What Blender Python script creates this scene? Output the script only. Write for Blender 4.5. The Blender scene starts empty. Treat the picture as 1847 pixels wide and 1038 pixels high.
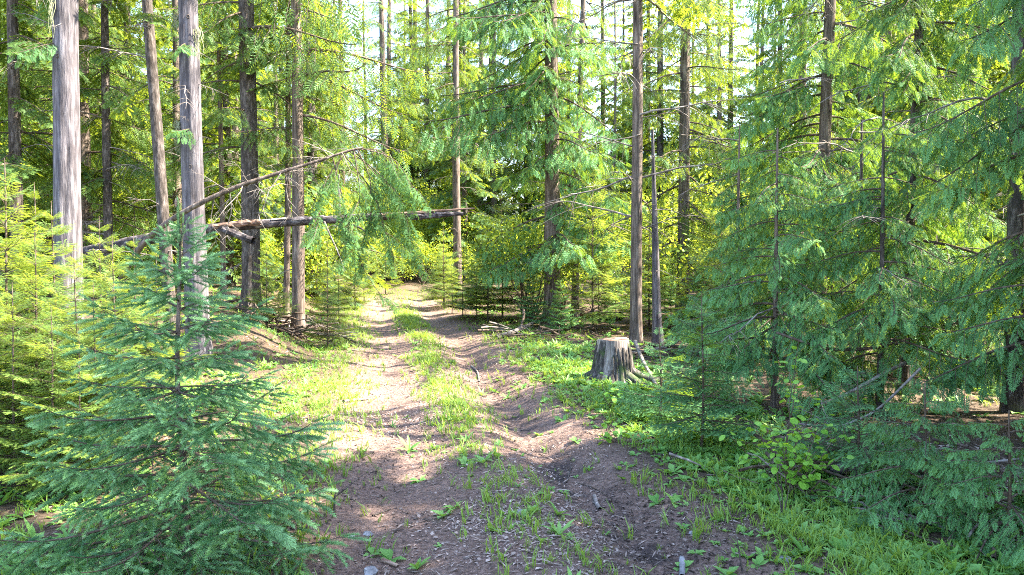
import bpy, math, random
import numpy as np
from mathutils import Vector, Matrix

# ------------------------------------------------------------------ camera, sky, sun, exposure
SC = bpy.context.scene
COL = SC.collection
SUN_AZ, SUN_EL = math.radians(86), math.radians(48)      # azimuth clockwise from the view direction (+Y)
PITCH = math.radians(2.5)
CAM_Z = 1.6
F = 1369.0                                               # focal length in photograph pixels (1847 wide)

cam_data = bpy.data.cameras.new("camera")
cam_data.sensor_width = 36.0
cam_data.lens = 36.0 * F / 1847.0
cam_data.clip_start = 0.05
cam_data.clip_end = 2000.0
cam = bpy.data.objects.new("camera", cam_data)
COL.objects.link(cam)
cam.location = (0, 0, CAM_Z)
cam.rotation_euler = (math.pi / 2 - PITCH, 0, 0)
SC.camera = cam

world = bpy.data.worlds.new("World")
SC.world = world
world.use_nodes = True
wn = world.node_tree
wn.nodes.clear()
w_out = wn.nodes.new("ShaderNodeOutputWorld")
w_bg = wn.nodes.new("ShaderNodeBackground")
w_sky = wn.nodes.new("ShaderNodeTexSky")
w_sky.sky_type = 'NISHITA'
w_sky.sun_disc = False
w_sky.sun_elevation = SUN_EL
w_sky.sun_rotation = SUN_AZ
w_sky.air_density = 1.0
w_sky.dust_density = 0.9
w_sky.ozone_density = 0.6
w_bg.inputs["Strength"].default_value = 0.135
wn.links.new(w_sky.outputs[0], w_bg.inputs[0])
wn.links.new(w_bg.outputs[0], w_out.inputs[0])

sun_data = bpy.data.lights.new("sun", 'SUN')
sun_data.energy = 5.0
sun_data.angle = math.radians(0.5)
sun_data.color = (1.0, 0.92, 0.76)
sun = bpy.data.objects.new("sun", sun_data)
COL.objects.link(sun)
S_DIR = Vector((math.sin(SUN_AZ) * math.cos(SUN_EL), math.cos(SUN_AZ) * math.cos(SUN_EL), math.sin(SUN_EL)))
sun.rotation_euler = (-S_DIR).to_track_quat('-Z', 'Y').to_euler()
sun.location = S_DIR * 60

SC.view_settings.view_transform = 'Standard'
SC.view_settings.look = 'None'
SC.view_settings.gamma = 1.0
SC.view_settings.exposure = 3.15
SC.view_settings.use_curve_mapping = False
SC.render.engine = 'CYCLES'
SC.cycles.max_bounces = 6
SC.cycles.diffuse_bounces = 2
SC.cycles.transmission_bounces = 4
SC.cycles.glossy_bounces = 2
SC.cycles.use_denoising = False
SC.cycles.filter_width = 1.0

# ------------------------------------------------------------------ numeric helpers
RNG = np.random.default_rng(7)
_perm = np.random.default_rng(3).random(4096 * 4)


def vnoise(x, y, seed=0):
    x = np.asarray(x, float); y = np.asarray(y, float)
    xi = np.floor(x).astype(np.int64); yi = np.floor(y).astype(np.int64)
    fx = x - xi; fy = y - yi
    fx = fx * fx * (3 - 2 * fx); fy = fy * fy * (3 - 2 * fy)

    def h(a, b):
        return _perm[((a * 73856093) ^ (b * 19349663) ^ (seed * 83492791)) & 16383]
    a = h(xi, yi); b = h(xi + 1, yi); c = h(xi, yi + 1); d = h(xi + 1, yi + 1)
    return (a * (1 - fx) + b * fx) * (1 - fy) + (c * (1 - fx) + d * fx) * fy - 0.5


def fbm(x, y, seed=0, o=4):
    s = 0; a = 1.0
    for i in range(o):
        s = s + a * vnoise(x * 2 ** i, y * 2 ** i, seed + i * 17)
        a *= 0.5
    return s


def sstep(a, b, x):
    t = np.clip((np.asarray(x, float) - a) / (b - a), 0, 1)
    return t * t * (3 - 2 * t)


def road_u(x, y):
    """signed distance from the centre line of the two-track road"""
    x = np.asarray(x, float); y = np.asarray(y, float)
    cx = 0.8 - 0.18 * y + 0.004 * np.clip(y - 24, 0, 60) ** 2 + 0.05 * np.sin(y * 0.55)
    return (x - cx) * 0.984


def ground_z(x, y):
    x = np.asarray(x, float); y = np.asarray(y, float)
    u = road_u(x, y)
    z = 0.10 * fbm(x * 0.35, y * 0.35, 5, 3)
    on_road = 1 - sstep(1.0, 1.9, np.abs(u))
    z = z * (1 - 0.85 * on_road)
    rutl = np.exp(-((u + 0.65) / 0.30) ** 2)
    rutr = np.exp(-((u - 0.62) / 0.24) ** 2)
    deep = 0.05 + 0.055 * sstep(3.5, 6.0, y) * (1 - sstep(12, 16, y))
    z = z - 0.045 * rutl - deep * rutr + 0.035 * np.exp(-((u - 0.02) / 0.28) ** 2)
    z = z + 0.035 * np.exp(-((u - 1.12) / 0.22) ** 2) * sstep(4, 6, y) * (1 - sstep(12, 17, y)) * (0.8 + vnoise(y * 1.3, u, 9))
    z = z + 0.05 * sstep(0.8, 1.6, np.abs(u))
    # raised forest floor on the far side of the verge
    z = z + 0.75 * sstep(-1.7, -4.2, u) * sstep(8.5, 13.5, y)
    z = z + 0.25 * np.exp(-(((u + 2.6) / 0.7) ** 2 + ((y - 11.5) / 1.4) ** 2))
    z = z + 0.05 * fbm(x * 1.6, y * 1.6, 21, 3) * (1 - 0.88 * on_road)
    z = z + 0.018 * fbm(x * 6, y * 6, 33, 3)
    return z + 0.02 * np.clip(y - 35, 0, 200)


def gz(x, y):
    return float(ground_z(np.array([x]), np.array([y]))[0])


def pt(px, py, d):
    """world point seen at photograph pixel (px, py) at distance d straight ahead"""
    cx = (px - 923.5) / F; cy = (519.0 - py) / F
    fy = math.cos(PITCH) + cy * math.sin(PITCH)
    fz = -math.sin(PITCH) + cy * math.cos(PITCH)
    t = d / fy
    return Vector((cx * t, d, CAM_Z + fz * t))


def on_ground(px, py):
    """ground point under a pixel"""
    d = 6.0
    for _ in range(40):
        p = pt(px, py, d)
        g = gz(p.x, p.y)
        d *= 1 + 0.6 * (p.z - g) / (CAM_Z - g)
    p = pt(px, py, d)
    return Vector((p.x, p.y, gz(p.x, p.y)))


# ------------------------------------------------------------------ mesh helpers
class MB:
    """collects vertices and faces; faces carry a material slot, vertices a tone"""
    def __init__(self):
        self.v = []; self.f = []; self.n = 0

    def add(self, v, f, slot=0, tone=0.5, smooth=False):
        v = np.asarray(v, float).reshape(-1, 3); f = np.asarray(f, np.int64)
        t = np.broadcast_to(np.asarray(tone, float), (len(v),))
        self.v.append((v, t)); self.f.append((f + self.n, slot, smooth)); self.n += len(v)
        return self

    def arrays(self):
        V = np.concatenate([a for a, _ in self.v]); T = np.concatenate([b for _, b in self.v])
        return V, T

    def mesh(self, name, mats):
        V, T = self.arrays()
        me = bpy.data.meshes.new(name)
        me.vertices.add(len(V)); me.vertices.foreach_set("co", V.astype(np.float32).ravel())
        loops = np.concatenate([f.ravel() for f, _, _ in self.f])
        tot = np.concatenate([np.full(len(f), f.shape[1]) for f, _, _ in self.f])
        sl = np.concatenate([np.full(len(f), s) for f, s, _ in self.f])
        sm = np.concatenate([np.full(len(f), b) for f, _, b in self.f])
        me.loops.add(len(loops)); me.loops.foreach_set("vertex_index", loops.astype(np.int32))
        me.polygons.add(len(tot))
        me.polygons.foreach_set("loop_start", np.concatenate([[0], np.cumsum(tot)[:-1]]).astype(np.int32))
        me.polygons.foreach_set("loop_total", tot.astype(np.int32))
        me.polygons.foreach_set("material_index", sl.astype(np.int32))
        me.polygons.foreach_set("use_smooth", sm.astype(bool))
        a = me.attributes.new("tone", 'FLOAT', 'POINT'); a.data.foreach_set("value", T.astype(np.float32))
        for m in mats:
            me.materials.append(m)
        me.update(calc_edges=True)
        return me


def nrm(a):
    return a / np.maximum(np.linalg.norm(a, axis=-1, keepdims=True), 1e-9)


def frames(d, n):
    """rotation matrices whose columns are along d, across, and near n"""
    x = nrm(np.asarray(d, float)); n = np.asarray(n, float)
    z = nrm(n - (n * x).sum(-1, keepdims=True) * x)
    y = np.cross(z, x)
    return np.stack([x, y, z], axis=-1)


def stamp(tv, tf, tt, o, R, s, dt=None):
    """copies of a template at origins o with rotations R and scales s"""
    o = np.asarray(o, float); s = np.asarray(s, float).reshape(-1, 1, 1)
    v = o[:, None, :] + s * np.einsum('mij,nj->mni', R, tv)
    m, n = len(o), len(tv)
    f = tf[None] + (np.arange(m) * n)[:, None, None]
    t = np.broadcast_to(tt[None], (m, n))
    if dt is not None:
        t = t + np.asarray(dt)[:, None]
    return v.reshape(-1, 3), f.reshape(-1, tf.shape[1]), np.clip(t, 0, 1).ravel()


def kites(o, d, n, L, W, mid=0.42):
    """flat four-point blades"""
    o = np.asarray(o, float); d = nrm(np.asarray(d, float)); n = np.broadcast_to(np.asarray(n, float), d.shape)
    s = nrm(np.cross(n, d)); L = np.asarray(L, float).reshape(-1, 1); W = np.asarray(W, float).reshape(-1, 1)
    v = np.stack([o, o + d * L * mid + s * W / 2, o + d * L, o + d * L * mid - s * W / 2], 1)
    f = np.arange(len(o) * 4).reshape(-1, 4)
    return v.reshape(-1, 3), f


def tube(P, r, k=6, cap=True, rough=0.0, seed=0):
    P = np.asarray(P, float); n = len(P)
    r = np.broadcast_to(np.asarray(r, float), (n,))
    T = nrm(np.gradient(P, axis=0))
    ref = np.array([0.3, 0.2, 1.0]) if abs(T[:, 2]).mean() < 0.8 else np.array([1.0, 0.15, 0.1])
    A = nrm(np.cross(T, ref)); B = np.cross(T, A)
    th = np.linspace(0, 2 * np.pi, k, endpoint=False)
    rr = np.repeat(r[:, None], k, 1)
    if rough:
        rr = rr * (1 + rough * (np.random.default_rng(seed).random((n, k)) - 0.5))
    v = P[:, None] + rr[..., None] * (np.cos(th)[None, :, None] * A[:, None] + np.sin(th)[None, :, None] * B[:, None])
    i = np.arange(n - 1)[:, None] * k; j = np.arange(k)[None]; j2 = (j + 1) % k
    f = np.stack([i + j, i + j2, i + k + j2, i + k + j], -1).reshape(-1, 4)
    return v.reshape(-1, 3), f


# ------------------------------------------------------------------ object helpers
def tag(o, label=None, cat=None, group=None, kind=None):
    if label: o["label"] = label
    if cat: o["category"] = cat
    if group: o["group"] = group
    if kind: o["kind"] = kind
    return o


def obj(name, me, parent=None, M=None):
    o = bpy.data.objects.new(name, me)
    COL.objects.link(o)
    if parent is not None:
        o.parent = parent
    if M is not None:
        o.matrix_basis = M
    return o


def empty(name, loc, rz=0.0, sc=1.0):
    o = bpy.data.objects.new(name, None)
    COL.objects.link(o)
    o.location = loc; o.rotation_euler = (0, 0, rz); o.scale = (sc, sc, sc)
    o.empty_display_size = 0.2
    return o


# ------------------------------------------------------------------ materials
def mat(name):
    m = bpy.data.materials.new(name); m.use_nodes = True
    nt = m.node_tree; nt.nodes.clear()
    return m, nt, nt.nodes, nt.links


def ramp(N, cols):
    r = N.new("ShaderNodeValToRGB")
    e = r.color_ramp.elements
    while len(e) < len(cols):
        e.new(0.5)
    for q, (p, c) in zip(e, cols):
        q.position = p; q.color = (*c, 1)
    return r


def foliage(name, dark, light, trans, tfac=0.45, rough=0.45, spec=0.35):
    """leaf material: reflected colour by tone, light passing through the blade"""
    m, nt, N, L = mat(name)
    out = N.new("ShaderNodeOutputMaterial")
    at = N.new("ShaderNodeAttribute"); at.attribute_name = "tone"
    oi = N.new("ShaderNodeObjectInfo")
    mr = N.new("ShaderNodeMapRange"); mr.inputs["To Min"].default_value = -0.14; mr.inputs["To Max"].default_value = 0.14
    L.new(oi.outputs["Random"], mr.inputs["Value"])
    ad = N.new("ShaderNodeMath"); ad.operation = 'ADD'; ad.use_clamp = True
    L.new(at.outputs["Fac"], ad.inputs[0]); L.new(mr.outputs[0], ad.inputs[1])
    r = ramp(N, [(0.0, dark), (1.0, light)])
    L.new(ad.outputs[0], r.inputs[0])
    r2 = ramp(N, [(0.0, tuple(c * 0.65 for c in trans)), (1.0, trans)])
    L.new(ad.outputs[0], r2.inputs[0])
    p = N.new("ShaderNodeBsdfPrincipled")
    p.inputs["Roughness"].default_value = rough
    p.inputs["Specular IOR Level"].default_value = spec
    L.new(r.outputs[0], p.inputs["Base Color"])
    t = N.new("ShaderNodeBsdfTranslucent")
    L.new(r2.outputs[0], t.inputs["Color"])
    mx = N.new("ShaderNodeMixShader"); mx.inputs[0].default_value = tfac
    L.new(p.outputs[0], mx.inputs[1]); L.new(t.outputs[0], mx.inputs[2])
    L.new(mx.outputs[0], out.inputs[0])
    return m


def bark(name, c0, c1, c2, sx=26.0, sz=2.2, bump=0.6, moss=None):
    """fibrous bark: long vertical furrows, lighter ridges"""
    m, nt, N, L = mat(name)
    out = N.new("ShaderNodeOutputMaterial")
    tc = N.new("ShaderNodeTexCoord"); mp = N.new("ShaderNodeMapping")
    mp.inputs["Scale"].default_value = (sx, sx, sz)
    L.new(tc.outputs["Object"], mp.inputs[0])
    n1 = N.new("ShaderNodeTexNoise"); n1.inputs["Scale"].default_value = 1.0; n1.inputs["Detail"].default_value = 8; n1.inputs["Roughness"].default_value = 0.65
    L.new(mp.outputs[0], n1.inputs["Vector"])
    n2 = N.new("ShaderNodeTexNoise"); n2.inputs["Scale"].default_value = 3.0; n2.inputs["Detail"].default_value = 6
    L.new(tc.outputs["Object"], n2.inputs["Vector"])
    r = ramp(N, [(0.30, c0), (0.50, c1), (0.68, c2)])
    L.new(n1.outputs["Fac"], r.inputs[0])
    mx = N.new("ShaderNodeMix"); mx.data_type = 'RGBA'; mx.blend_type = 'MULTIPLY'; mx.inputs[0].default_value = 0.8
    r2 = ramp(N, [(0.30, (0.55, 0.52, 0.50)), (0.7, (1.15, 1.1, 1.08))])
    L.new(n2.outputs["Fac"], r2.inputs[0])
    L.new(r.outputs[0], mx.inputs["A"]); L.new(r2.outputs[0], mx.inputs["B"])
    col = mx.outputs["Result"]
    if moss:
        n3 = N.new("ShaderNodeTexNoise"); n3.inputs["Scale"].default_value = 5.0; n3.inputs["Detail"].default_value = 5
        L.new(tc.outputs["Object"], n3.inputs["Vector"])
        r3 = ramp(N, [(0.55, (0, 0, 0)), (0.66, (1, 1, 1))]); L.new(n3.outputs["Fac"], r3.inputs[0])
        mm = N.new("ShaderNodeMix"); mm.data_type = 'RGBA'
        L.new(r3.outputs[0], mm.inputs[0]); L.new(col, mm.inputs["A"]); mm.inputs["B"].default_value = (*moss, 1)
        col = mm.outputs["Result"]
    p = N.new("ShaderNodeBsdfPrincipled"); p.inputs["Roughness"].default_value = 0.85; p.inputs["Specular IOR Level"].default_value = 0.2
    L.new(col, p.inputs["Base Color"])
    b = N.new("ShaderNodeBump"); b.inputs["Strength"].default_value = bump; b.inputs["Distance"].default_value = 0.02
    L.new(n1.outputs["Fac"], b.inputs["Height"]); L.new(b.outputs[0], p.inputs["Normal"])
    L.new(p.outputs[0], out.inputs[0])
    return m


def toned(name, lo, hi, rough=0.8, spec=0.2):
    """opaque bits whose colour runs with the tone attribute"""
    m, nt, N, L = mat(name)
    out = N.new("ShaderNodeOutputMaterial")
    at = N.new("ShaderNodeAttribute"); at.attribute_name = "tone"
    r = ramp(N, [(0.0, lo), (1.0, hi)]); L.new(at.outputs["Fac"], r.inputs[0])
    p = N.new("ShaderNodeBsdfPrincipled"); p.inputs["Roughness"].default_value = rough; p.inputs["Specular IOR Level"].default_value = spec
    L.new(r.outputs[0], p.inputs["Base Color"]); L.new(p.outputs[0], out.inputs[0])
    return m


def ground_material():
    m, nt, N, L = mat("forest_soil")
    out = N.new("ShaderNodeOutputMaterial")
    at = N.new("ShaderNodeAttribute"); at.attribute_name = "tone"          # 1 = bare wheel track, 0 = forest duff
    tc = N.new("ShaderNodeTexCoord")

    def noise(sc, det=8, ro=0.6):
        n = N.new("ShaderNodeTexNoise"); n.inputs["Scale"].default_value = sc; n.inputs["Detail"].default_value = det; n.inputs["Roughness"].default_value = ro
        L.new(tc.outputs["Object"], n.inputs["Vector"]); return n
    nf = noise(38, 10, 0.7); nm = noise(5, 6); nl = noise(0.9, 4)
    track = ramp(N, [(0.28, (0.048, 0.033, 0.027)), (0.50, (0.170, 0.115, 0.097)), (0.72, (0.33, 0.245, 0.21))])
    duff = ramp(N, [(0.28, (0.03, 0.02, 0.014)), (0.50, (0.085, 0.06, 0.042)), (0.72, (0.19, 0.145, 0.105))])
    L.new(nf.outputs["Fac"], track.inputs[0]); L.new(nf.outputs["Fac"], duff.inputs[0])
    mx = N.new("ShaderNodeMix"); mx.data_type = 'RGBA'
    L.new(at.outputs["Fac"], mx.inputs[0]); L.new(duff.outputs[0], mx.inputs["A"]); L.new(track.outputs[0], mx.inputs["B"])
    # patches of dark damp earth
    wet = N.new("ShaderNodeAttribute"); wet.attribute_name = "damp"
    ad = N.new("ShaderNodeMath"); ad.operation = 'MULTIPLY'
    rm = ramp(N, [(0.46, (0, 0, 0)), (0.58, (1, 1, 1))]); L.new(nm.outputs["Fac"], rm.inputs[0])
    L.new(rm.outputs[0], ad.inputs[0]); L.new(wet.outputs["Fac"], ad.inputs[1])
    m2 = N.new("ShaderNodeMix"); m2.data_type = 'RGBA'
    L.new(ad.outputs[0], m2.inputs[0]); L.new(mx.outputs["Result"], m2.inputs["A"]); m2.inputs["B"].default_value = (0.045, 0.036, 0.038, 1)
    m3 = N.new("ShaderNodeMix"); m3.data_type = 'RGBA'; m3.blend_type = 'MULTIPLY'; m3.inputs[0].default_value = 0.7
    rl = ramp(N, [(0.3, (0.65, 0.62, 0.62)), (0.7, (1.2, 1.15, 1.1))]); L.new(nl.outputs["Fac"], rl.inputs[0])
    L.new(m2.outputs["Result"], m3.inputs["A"]); L.new(rl.outputs[0], m3.inputs["B"])
    p = N.new("ShaderNodeBsdfPrincipled"); p.inputs["Roughness"].default_value = 0.9; p.inputs["Specular IOR Level"].default_value = 0.15
    L.new(m3.outputs["Result"], p.inputs["Base Color"])
    b = N.new("ShaderNodeBump"); b.inputs["Strength"].default_value = 0.9; b.inputs["Distance"].default_value = 0.03
    L.new(nf.outputs["Fac"], b.inputs["Height"]); L.new(b.outputs[0], p.inputs["Normal"])
    L.new(p.outputs[0], out.inputs[0])
    return m


M_GROUND = ground_material()
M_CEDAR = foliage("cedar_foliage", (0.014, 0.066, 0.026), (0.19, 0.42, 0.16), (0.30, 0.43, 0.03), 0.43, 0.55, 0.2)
M_CEDAR_MID = foliage("cedar_foliage_backlit_tint", (0.012, 0.052, 0.018), (0.13, 0.26, 0.08), (0.38, 0.48, 0.03), 0.46, 0.55, 0.2)  # yellower copy of the cedar foliage, backlight put into its colours
M_CEDAR_FAR = foliage("cedar_foliage_sunlit_tint", (0.035, 0.085, 0.022), (0.13, 0.23, 0.05), (0.36, 0.46, 0.04), 0.5, 0.55, 0.25)  # cedar foliage for far trees and tops, sunlight painted in as lighter colour
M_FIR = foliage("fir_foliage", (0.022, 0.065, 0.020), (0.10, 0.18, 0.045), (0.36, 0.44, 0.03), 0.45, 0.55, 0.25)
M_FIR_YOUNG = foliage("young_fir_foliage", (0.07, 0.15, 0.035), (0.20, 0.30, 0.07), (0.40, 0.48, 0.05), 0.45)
M_SPRUCE = foliage("spruce_needles", (0.024, 0.110, 0.040), (0.32, 0.56, 0.26), (0.20, 0.36, 0.07), 0.28, 0.5, 0.25)
M_LEAF = foliage("broad_leaf", (0.12, 0.30, 0.03), (0.26, 0.50, 0.07), (0.34, 0.52, 0.03), 0.45, 0.4)
M_BUSH = foliage("bush_leaf", (0.08, 0.16, 0.015), (0.22, 0.33, 0.05), (0.50, 0.56, 0.04), 0.55, 0.5)
M_GRASS = foliage("grass_blade", (0.075, 0.18, 0.025), (0.25, 0.40, 0.08), (0.38, 0.48, 0.04), 0.42, 0.5)
M_HERB = foliage("herb_leaf", (0.07, 0.21, 0.03), (0.25, 0.45, 0.13), (0.30, 0.48, 0.05), 0.38, 0.5, 0.25)
M_LICHEN = foliage("hanging_lichen", (0.32, 0.34, 0.20), (0.50, 0.52, 0.34), (0.45, 0.45, 0.22), 0.35, 0.8, 0.1)
M_BARK_GREY = bark("cedar_bark_grey", (0.028, 0.024, 0.028), (0.11, 0.10, 0.112), (0.26, 0.24, 0.255), 24, 2.4, 1.0)
M_BARK_BROWN = bark("cedar_bark_brown", (0.035, 0.026, 0.023), (0.13, 0.10, 0.084), (0.27, 0.22, 0.19), 24, 2.6, 1.0)
M_BARK_DARK = bark("fir_bark_dark", (0.022, 0.018, 0.016), (0.075, 0.062, 0.056), (0.19, 0.165, 0.155), 26, 7.0, 0.9)
M_TWIG = bark("twig_bark", (0.035, 0.024, 0.018), (0.09, 0.066, 0.05), (0.18, 0.15, 0.125), 20, 20, 0.2)
M_DEAD = bark("dead_wood", (0.06, 0.05, 0.045), (0.19, 0.165, 0.15), (0.36, 0.33, 0.31), 18, 18, 0.3)
M_LOG = bark("log_bark", (0.012, 0.010, 0.011), (0.05, 0.042, 0.045), (0.24, 0.22, 0.235), 9, 14, 0.9)
M_SPLINTER = bark("splintered_wood", (0.07, 0.04, 0.03), (0.20, 0.125, 0.095), (0.42, 0.32, 0.25), 8, 40, 0.4)
M_STUMP = bark("stump_bark", (0.016, 0.014, 0.014), (0.065, 0.057, 0.053), (0.22, 0.20, 0.185), 34, 6, 0.9, moss=(0.055, 0.08, 0.03))
M_STUMP_WOOD = bark("weathered_stump_wood", (0.10, 0.08, 0.072), (0.24, 0.205, 0.19), (0.44, 0.40, 0.385), 40, 2.0, 0.5)
M_LITTER = toned("needle_litter", (0.030, 0.019, 0.015), (0.42, 0.33, 0.29))
M_STONE = bark("field_stone", (0.12, 0.12, 0.135), (0.26, 0.26, 0.28), (0.42, 0.42, 0.44), 12, 12, 0.5)

# ------------------------------------------------------------------ the ground
def axis(lo, a, b, hi, fine, grow=1.09):
    xs = list(np.arange(a, b, fine))
    s = fine; x = xs[-1]
    while x < hi:
        s *= grow; x += s; xs.append(x)
    s = fine; x = xs[0]; left = []
    while x > lo:
        s *= grow; x -= s; left.append(x)
    return np.array(left[::-1] + xs)


def build_ground():
    xs = axis(-400, -5.0, 4.5, 400, 0.06, 1.06)
    ys = axis(-60, 2.6, 14.0, 600, 0.075, 1.05)
    X, Y = np.meshgrid(xs, ys)
    Z = ground_z(X, Y)
    ny, nx = X.shape
    V = np.stack([X, Y, Z], -1).reshape(-1, 3)
    i = np.arange(ny - 1)[:, None] * nx; j = np.arange(nx - 1)[None]
    f = np.stack([i + j, i + j + 1, i + nx + j + 1, i + nx + j], -1).reshape(-1, 4)
    u = road_u(X, Y)
    tone = (1 - sstep(1.0, 1.5, np.abs(u) + 0.35 * fbm(X * 1.4, Y * 1.4, 4, 3))) * (1 - sstep(24, 32, Y))
    mb = MB().add(V, f, 0, tone.ravel(), True)
    me = mb.mesh("ground", [M_GROUND])
    damp = np.exp(-((u - 0.6) / 0.22) ** 2) * sstep(0.1, 0.3, fbm(X * 0.8, Y * 0.9, 66, 2) + 0.35) * (1 - sstep(9, 14, Y))
    a = me.attributes.new("damp", 'FLOAT', 'POINT'); a.data.foreach_set("value", damp.ravel().astype(np.float32))
    tag(obj("ground", me), "forest floor with a two-track dirt road", None, None, "structure")


build_ground()

# ------------------------------------------------------------------ frond templates (along +X, flat in XY, about one unit long)
def cedar_frond(detail):
    r = np.random.default_rng(11)
    o, d, L, W, tn = [], [], [], [], []
    n = 20 if detail else 11
    for i in range(n):
        t = 0.06 + 0.90 * i / n
        sd = 1 if i % 2 else -1
        a = math.radians(62 - 28 * t) * sd
        pl = (0.40 * (1 - t) ** 0.75 + 0.07) * (0.85 + 0.3 * r.random()) * (0.55 + 0.45 * min(1, t / 0.2))
        dd = np.array([math.cos(a), math.sin(a), 0.0])
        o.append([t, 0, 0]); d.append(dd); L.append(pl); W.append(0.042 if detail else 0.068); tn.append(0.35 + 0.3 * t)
        if detail:
            for k in range(4):
                s = 0.22 + 0.19 * k
                b = a + math.radians(38) * (1 if k % 2 else -1)
                o.append([t + dd[0] * pl * s, dd[1] * pl * s, 0]); d.append([math.cos(b), math.sin(b), 0])
                L.append(pl * 0.46 * (1.1 - s)); W.append(0.044); tn.append(0.45 + 0.3 * s)
    o.append([0.9, 0, 0]); d.append([1, 0, 0]); L.append(0.14); W.append(0.035); tn.append(0.75)
    o.append([0, 0, 0]); d.append([1, 0, 0]); L.append(1.0); W.append(0.022); tn.append(0.3)
    v, f = kites(o, d, [0, 0, 1], L, W)
    v[:, 2] += -0.22 * v[:, 0] ** 2 - 0.5 * v[:, 1] ** 2 + 0.015 * np.sin(v[:, 0] * 40)
    return v, f, np.repeat(np.array(tn), 4)


def comb_twig(n, nl, nw, spread=1.0, around=False, seed=2):
    """a shoot with needles: two-ranked (fir) or all round (spruce)"""
    r = np.random.default_rng(seed)
    t = (np.arange(n) + 0.5) / n
    if around:
        ph = np.arange(n) * 2.399 + r.random(n)
        a = np.radians(54 + 16 * r.random(n)) * (1 - 0.35 * t)
        d = np.stack([np.cos(a), np.sin(a) * np.cos(ph), np.sin(a) * np.sin(ph) * 0.9 + 0.10], -1)
    else:
        sd = np.where(np.arange(n) % 2, 1, -1)
        a = np.radians(62 - 22 * t + 10 * (r.random(n) - 0.5))
        d = np.stack([np.cos(a), sd * np.sin(a), 0.28 * (r.random(n) - 0.3)], -1)
    L = nl * (0.85 + 0.3 * r.random(n)) * np.where(t > 0.9, 0.75, 1.0) * np.where(t < 0.1, 0.8, 1.0)
    o = np.stack([t, 0 * t, 0 * t], -1)
    nn = nrm(np.cross(d, np.array([0.2, 0.1, 1.0]))) if around else np.tile([0, 0, 1.0], (n, 1))
    s = nrm(np.cross(nn, d))
    v = np.stack([o + s * nw / 2, o + d * L[:, None], o - s * nw / 2], 1).reshape(-1, 3)
    f = np.arange(n * 3).reshape(-1, 3)
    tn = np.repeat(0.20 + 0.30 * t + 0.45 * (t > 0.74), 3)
    v[:, 2] -= 0.06 * v[:, 0] ** 2
    return v, f, np.clip(tn, 0, 1)


T_CEDAR = cedar_frond(True)
T_CEDAR_LO = cedar_frond(False)
T_FIR = comb_twig(44, 0.20, 0.036)
T_FIR_S = comb_twig(19, 0.22, 0.072, seed=6)
T_FIR_LO = comb_twig(14, 0.34, 0.15, seed=4)
T_SPRUCE = comb_twig(100, 0.19, 0.030, around=True)


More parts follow.
